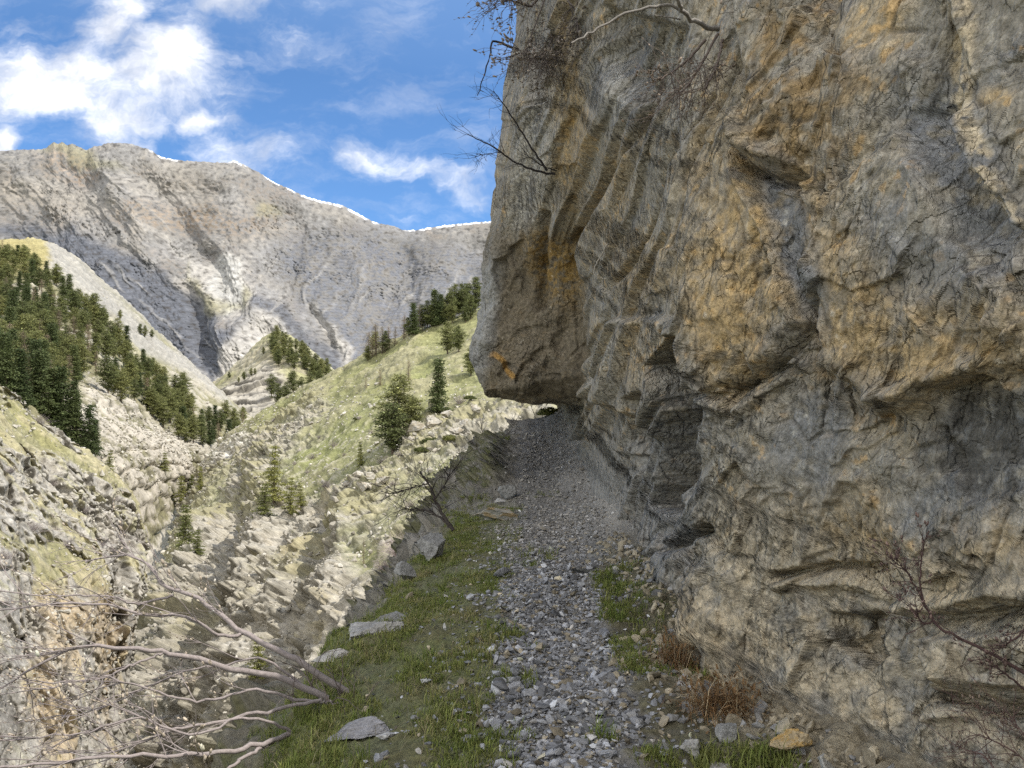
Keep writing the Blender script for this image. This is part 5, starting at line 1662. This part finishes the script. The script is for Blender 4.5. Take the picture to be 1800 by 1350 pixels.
# ================================================================== CONIFERS
m_needle, qn, bn = new_mat("needles", .65, .25)
rnd = qn.n('ShaderNodeObjectInfo').outputs['Random']
hv = qn.n('ShaderNodeHueSaturation')
qn.set(hv.inputs['Color'], attr(qn, 'Col'))
qn.set(hv.inputs['Value'], qn.mapr(rnd, 0, 1, .72, 1.3, False)); qn.set(hv.inputs['Hue'], qn.mapr(rnd, 0, 1, .515, .485, False))
qn.set(bn.inputs['Base Color'], hv.outputs[0])
tn = qn.n('ShaderNodeBsdfTranslucent'); qn.set(tn.inputs[0], hv.outputs[0])
mn = qn.n('ShaderNodeMixShader'); mn.inputs[0].default_value = .25
qn.nt.links.new(bn.outputs[0], mn.inputs[1]); qn.nt.links.new(tn.outputs[0], mn.inputs[2])
qn.nt.links.new(mn.outputs[0], qn.nt.nodes['Material Output'].inputs[0])


def conifer(kind, seed):
    """crown and trunk meshes of a tree one metre tall"""
    rng = np.random.default_rng(seed)
    spec = dict(fir=(24, 8, .20, (.068, .086, .032), .0, .88), pine=(17, 6, .23, (.125, .135, .05), .10, .82), larch=(22, 7, .17, (.22, .175, .115), .02, .85), young=(14, 6, .26, (.15, .16, .05), .0, .85))[kind]
    lev, nb, wid, col, bare, dens = spec
    bend = rng.normal(0, .02, 2)
    T = Tubes()
    hs = np.linspace(-.04, 1, 8)
    cx = lambda h: np.array([bend[0] * h * h, bend[1] * h * h, h])
    T.add([cx(h) for h in hs], np.maximum(.016 * (1 - hs), .0025) + .001, (.13, .10, .075), 6)
    P, S_, C, Nn = [], [], [], []
    for l in range(lev):
        h = bare + .05 + (.94 - bare) * (l + rng.uniform(-.3, .3)) / lev
        if kind in ('pine',):
            prof = (math.sin(math.pi * min(1, max(0, (h - bare) / (1.02 - bare))) ** .75) * .9 + .12) * rng.uniform(.7, 1.2)
        else:
            prof = (1 - h) ** .8 * rng.uniform(.75, 1.15) * (.75 + .25 * min(1, (h - bare) / .1)) + .03
        for k in range(nb):
            if rng.uniform() > dens: continue
            a = rng.uniform(0, 2 * np.pi)
            L = wid * prof * rng.uniform(.65, 1.2)
            drop = rng.uniform(.15, .45) if kind != 'pine' else rng.uniform(-.35, .1)
            d = np.array([math.cos(a), math.sin(a), -drop])
            n = max(3, int(L / .022))
            st = cx(h)
            T.add([st, st + d * L * .5, st + d * L * .95 + np.array([0, 0, .25 * L * drop])], [.0035, .0022, .001], (.12, .095, .07) if kind != 'larch' else (.19, .15, .11), 3)
            for j in range(n):
                t = (j + rng.uniform(.2, .9)) / n
                p = st + d * L * t + np.array([0, 0, .3 * L * drop * t * t])
                for _ in range(9 if kind != 'larch' else 3):
                    sp = .018 + .035 * (1 - t) * (1 if kind != 'larch' else .6)
                    P.append(p + rng.normal(0, 1, 3) * np.array([sp, sp, sp * (.45 if kind != 'pine' else .8)]))
                    S_.append((.0155 if kind in ('fir',) else .0165 if kind != 'larch' else .010) * rng.uniform(.6, 1.3))
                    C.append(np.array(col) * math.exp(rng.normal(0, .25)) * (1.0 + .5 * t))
    P, S_, C = np.array(P), np.array(S_), np.array(C)
    n = len(P)
    # each leaf clump: a small bent pair of triangles
    a = rng.normal(size=(n, 3)); a /= np.linalg.norm(a, axis=1, keepdims=True)
    b = np.cross(a, rng.normal(size=(n, 3))); b /= np.linalg.norm(b, axis=1, keepdims=True)
    a[:, 2] *= .6
    c = np.cross(a, b)
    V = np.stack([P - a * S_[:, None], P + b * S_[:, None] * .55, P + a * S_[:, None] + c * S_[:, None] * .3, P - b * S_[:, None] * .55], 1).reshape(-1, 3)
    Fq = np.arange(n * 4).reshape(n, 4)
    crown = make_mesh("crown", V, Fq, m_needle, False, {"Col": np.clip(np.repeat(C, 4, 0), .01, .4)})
    trunk = make_mesh("trunk", np.concatenate(T.V), np.concatenate(T.F), m_bark, True, {"Col": np.concatenate(T.C)})
    return crown, trunk


PROTO = {k: [conifer(k, 400 + 10 * i + j) for j in range(n)] for i, (k, n) in enumerate((('fir', 3), ('pine', 4), ('larch', 2), ('young', 2)))}
CAT = {'fir': 'fir_tree', 'pine': 'pine_tree', 'larch': 'larch_tree', 'young': 'pine_tree'}


def tree(kind, surf, px, py, hpx, label, group=None, wide=1.0, rng=random):
    p = on_surf(surf, px, py)
    H = hpx * p[1] / F
    cr, tk = PROTO[kind][rng.randrange(len(PROTO[kind]))]
    root = bpy.data.objects.new(CAT[kind], None); COL.objects.link(root)
    root.location = (p[0], p[1], p[2] - .02 * H); root.rotation_euler = (0, 0, rng.uniform(0, 6.28)); root.scale = (H * wide, H * wide, H)
    for nm, me in (("crown", cr), ("trunk", tk)): add_obj(nm, me, root)
    tag(root, label, "tree", group)
    return root


rt = random.Random(5)
# the wood on the left hillside: one tree after another, thinned where the photograph shows bare ground
WOOD = [(-30, 430), (30, 452), (80, 478), (120, 520), (165, 545), (205, 600), (255, 640), (300, 675), (372, 722), (432, 742), (425, 775), (392, 795), (345, 792), (300, 765), (262, 738), (205, 705), (160, 665), (120, 700), (-30, 690)]
pts, tries = [], 0
while len(pts) < 205 and tries < 60000:
    tries += 1
    x, y = rt.uniform(-30, 435), rt.uniform(430, 800)
    if polymask(np.array([x]), np.array([y]), WOOD, .5)[0] < .5: continue
    if fbm(np.array([[x / 45, y / 30, 1.5]]), 2)[0] < -.48: continue
    if any(abs(x - a) < 10 and abs(y - b) < 10 for a, b in pts): continue
    pts.append((x, y))
pts.sort(key=lambda q_: q_[1])
for x, y in pts:
    far = on_surf("wooded_hillside", x, y)[1]
    m = rt.uniform(8, 13.5)
    k = 'fir' if rt.random() < .22 else 'pine' if rt.random() < .85 else 'larch'
    tree(k, "wooded_hillside", x, y, m * F / far, "conifer among many in the dense wood covering the left hillside", "conifers of the wood on the left hillside", 1.25, rt)
for x, y, h in [(12, 700, 150), (-20, 690, 150), (40, 715, 130), (72, 725, 140), (95, 740, 120), (112, 760, 150), (135, 778, 120), (158, 796, 110), (60, 690, 120), (130, 745, 100), (20, 660, 110), (170, 790, 70)]:
    tree('fir', "wooded_hillside", x, y, h * .82, "tall dark fir in the clump at the near left edge of the wood", "tall dark firs at the near left edge of the wood", 1.15, rt)
for x, y, h in [(150, 545, 26), (160, 552, 22), (172, 560, 24), (185, 570, 22), (212, 562, 18), (205, 598, 26), (238, 585, 22), (246, 588, 20), (255, 592, 22), (268, 594, 16), (100, 500, 30), (60, 470, 28), (12, 452, 34), (45, 462, 30), (25, 460, 26)]:
    tree('pine', "wooded_hillside", x, y, h, "small scattered pine on the pale scree edge above the wood", "small pines along the scree edge above the wood", 1.2, rt)
# the spur in the valley bottom
SP = [(483, 592), (500, 600), (520, 615), (548, 640), (585, 660), (590, 672), (552, 668), (520, 650), (488, 650), (478, 625)]
pts = []
while len(pts) < 30:
    x, y = rt.uniform(478, 592), rt.uniform(590, 676)
    if polymask(np.array([x]), np.array([y]), SP, .5)[0] > .5 and not any(abs(x - a) < 5 and abs(y - b) < 5 for a, b in pts): pts.append((x, y))
pts += [(478, 700), (490, 712), (502, 705), (515, 690), (530, 700), (545, 690), (560, 690), (575, 678)]
pts.sort(key=lambda q_: q_[1])
for x, y in pts:
    tree('pine', "middle_spur", x, y, rt.uniform(22, 34) + (12 if y > 676 else 0), "conifer in the patch of trees on the small spur in the valley bottom", "conifers on the small valley spur", 1.3, rt)
for x, y, h in [(462, 622, 14), (430, 668, 16), (441, 662, 15), (418, 672, 10), (403, 664, 12), (448, 658, 12)]:
    tree('pine', "middle_spur", x, y, h, "tiny lone pine on the bare left side of the small valley spur", "lone pines on the bare side of the small valley spur", 1.3, rt)
# trees along the crest of the grassy slope and on it
for x, y, h in [(727, 588, 58), (742, 580, 46), (752, 576, 50), (765, 572, 66), (778, 566, 46), (718, 590, 34), (800, 560, 62), (812, 556, 60), (822, 552, 56), (835, 548, 64), (808, 552, 40), (790, 563, 54), (796, 568, 40), (828, 560, 44), (818, 566, 36), (772, 570, 56), (758, 574, 40), (784, 570, 36), (660, 626, 44), (676, 620, 40), (645, 634, 28)]:
    tree('fir' if h > 55 and x < 790 else 'pine', "grassy_slope", x, y, h, "conifer in the row along the skyline crest of the grassy slope", "conifers along the crest of the grassy slope", 1.2, rt)
for x, y, h in [(648, 630, 48), (660, 624, 58), (672, 620, 50), (684, 612, 40), (694, 606, 34), (710, 594, 44), (736, 582, 50), (655, 628, 30)]:
    tree('larch', "grassy_slope", x, y, h, "leafless brown larch on the skyline crest of the grassy slope", "bare larches on the crest of the grassy slope", 1.5, rt)
TREES = [('fir', 770, 722, 98, 1.2, "slender dark fir right of the big pine on the grassy slope"), ('pine', 700, 762, 108, 1.5, "tall bushy pine, the upper of the merged pair on the grassy slope"), ('pine', 688, 797, 92, 1.8, "broad bushy pine, the lower of the merged pair on the grassy slope"),
         ('pine', 725, 752, 56, 1.5, "short yellowish pine beside the merged pair, next to the white boulders"), ('pine', 786, 622, 58, 1.45, "dense pine below the crest, left of the two near the overhang"), ('pine', 806, 618, 50, 1.3, "pine below the crest, right of the two near the overhang"),
         ('pine', 826, 660, 52, 1.35, "round crowned pine just left of the overhang's corner"), ('larch', 668, 678, 30, 1.3, "small bare larch above the merged pine pair"), ('larch', 718, 672, 40, 1.3, "bare larch left of the slender dark fir"),
         ('larch', 642, 682, 24, .9, "thin dead snag on the upper grass of the slope"), ('young', 478, 880, 100, 1.0, "tall yellowish young pine on the rock band above the gorge"), ('young', 465, 905, 60, 1.4, "bushy young pine at the foot of the tall yellowish one"),
         ('young', 512, 900, 66, 1.2, "dark young pine right of the tall yellowish one"), ('young', 528, 892, 44, 1.3, "pale young pine at the right end of the rock band trio"), ('young', 325, 965, 84, 1.1, "narrow pine on the spur above the gorge crack"),
         ('young', 347, 972, 44, 1.3, "small leaning pine right of the narrow gorge pine"), ('young', 318, 880, 48, 1.2, "pine on the upper gorge spur, left of two"), ('young', 338, 868, 36, 1.1, "pine on the upper gorge spur, right of two"),
         ('young', 352, 862, 44, .8, "thin pale larch beside the upper gorge pines"), ('young', 305, 890, 30, 1.4, "lowest small pine on the upper gorge spur"), ('young', 455, 1190, 75, 1.2, "shadowed young fir low in the gorge behind the bare shrub's branches"),
         ('young', 632, 820, 46, .8, "sparse young larch below the grass on the slope"), ('larch', 638, 990, 46, .5, "thin dead stem on the lower slope above the rock walls")]
for k, x, y, h, w, lab in TREES: tree(k, "grassy_slope", x, y, h, lab, None, w, rt)
for k, x, y, h, w, lab in [('young', 292, 828, 34, 1.3, "small pine on the rocks below the wood near the gorge head"), ('young', 192, 830, 40, 1.2, "small dark pine below the near left clump of firs")]:
    tree(k, "wooded_hillside", x, y, h, lab, None, w, rt)

# ================================================================== LOW SHRUBS ON THE SLOPES
def twig_dome(seed, col):
    rng = np.random.default_rng(seed)
    T, e = Tubes(), []
    for k in range(70):
        a = rng.uniform(0, 6.28); el = rng.uniform(.25, 1.5)
        d = np.array([math.cos(a) * math.cos(el), math.sin(a) * math.cos(el), math.sin(el)])
        grow(T, rng.normal(0, .12, 3) * np.array([1, 1, 0]), d, rng.uniform(.5, .95), .010, rng, col, 1, e, .3, 0, 5, 3, .5)
    return make_mesh("twigs", np.concatenate(T.V), np.concatenate(T.F), m_bark, False, {"Col": np.concatenate(T.C)})


DOME = [twig_dome(500 + i, c) for i, c in enumerate([(.25, .22, .21), (.28, .245, .225), (.36, .30, .29)])]


def dome(surf, px, py, wpx, var, label, group):
    p = on_surf(surf, px, py)
    r = wpx * p[1] / F * .5
    o = add_obj("bare_bush", DOME[var], None, (p[0], p[1], p[2] - .1 * r), px * .37)
    o.scale = (r, r, r * .85)
    tag(o, label, "bush", group)


for i, (x, y, w) in enumerate([(631, 735, 16), (587, 783, 28), (547, 804, 26), (518, 816, 18), (659, 740, 16), (652, 760, 22), (575, 856, 34), (540, 830, 18), (560, 770, 16), (668, 812, 26), (700, 800, 22), (605, 800, 16), (480, 740, 16), (445, 770, 20), (690, 850, 26), (720, 890, 34)]):
    dome("grassy_slope", x, y, w, i % 2, "grey leafless bush on the grassy slope across the gorge", "grey bushes on the grassy slope")
dome("grassy_slope", 806, 708, 40, 1, "largest grey bush above the white boulders right of the slender fir", None)
for i, (x, y, w) in enumerate([(700, 975, 90), (740, 960, 80), (770, 990, 80), (720, 1015, 80), (680, 1000, 60), (760, 930, 60), (790, 1010, 60)]):
    dome("grassy_slope", x, y, w, 2, "pinkish pale leafless bush behind the path's outer edge", "pinkish bushes behind the path's edge")
for i, (x, y, w) in enumerate([(68, 745, 46), (95, 850, 30), (20, 830, 34), (150, 900, 30), (200, 880, 24), (60, 930, 40), (120, 960, 30), (10, 980, 40), (180, 960, 24)]):
    dome("rocky_slope", x, y, w, i % 2, "grey leafless bush on the rocky slope at the left", "grey bushes on the left rocky slope")


def cushion(seed):
    rng = np.random.default_rng(seed)
    n = 2600
    d = rng.normal(size=(n, 3)); d /= np.linalg.norm(d, axis=1, keepdims=True); d[:, 2] = np.abs(d[:, 2])
    lump = 1 + .35 * fbm(d * 2.2 + seed, 3)
    P = d * (lump * rng.uniform(.75, 1.0, n))[:, None] * np.array([1, .9, .5])
    a = rng.normal(size=(n, 3)); a /= np.linalg.norm(a, axis=1, keepdims=True)
    b = np.cross(a, d); s = rng.uniform(.04, .09, n)[:, None]
    V = np.stack([P - a * s, P + b * s * .6, P + a * s, P - b * s * .6], 1).reshape(-1, 3)
    C = np.array([.105, .115, .03]) * np.exp(rng.normal(0, .3, n))[:, None]
    return make_mesh("cushion", V, np.arange(n * 4).reshape(n, 4), m_needle, False, {"Col": np.repeat(C, 4, 0)})


CU = [cushion(3), cushion(4)]
for i, (x, y, w, lab) in enumerate([(758, 780, 44, "low yellow green juniper in front of the white boulders"), (792, 772, 34, "low green juniper below the hollow of the white outcrop"), (740, 792, 30, "low juniper left of and below the white boulders"),
                                    (826, 700, 24, "low juniper just under the overhang's corner"), (555, 1045, 22, "yellow green cushion plant high on the lower rock wall"), (625, 738, 14, "small green juniper on the open grass slope")]):
    p = on_surf("grassy_slope", x, y); r = w * p[1] / F * .5
    o = add_obj("juniper", CU[i % 2], None, (p[0], p[1], p[2]), x * .3); o.scale = (r, r, r)
    tag(o, lab, "shrub")

for px, py, D, r, lab in [(968, 742, 22.6, .42, "small green juniper at the far end of the path")]:
    p = W(px, py, D)
    o = add_obj("juniper", CU[1], None, (p[0], D, float(ground_h(np.array([p[0]]), np.array([D]))[0]) - .05), 1.0); o.scale = (r, r, r)
    tag(o, lab, "shrub")
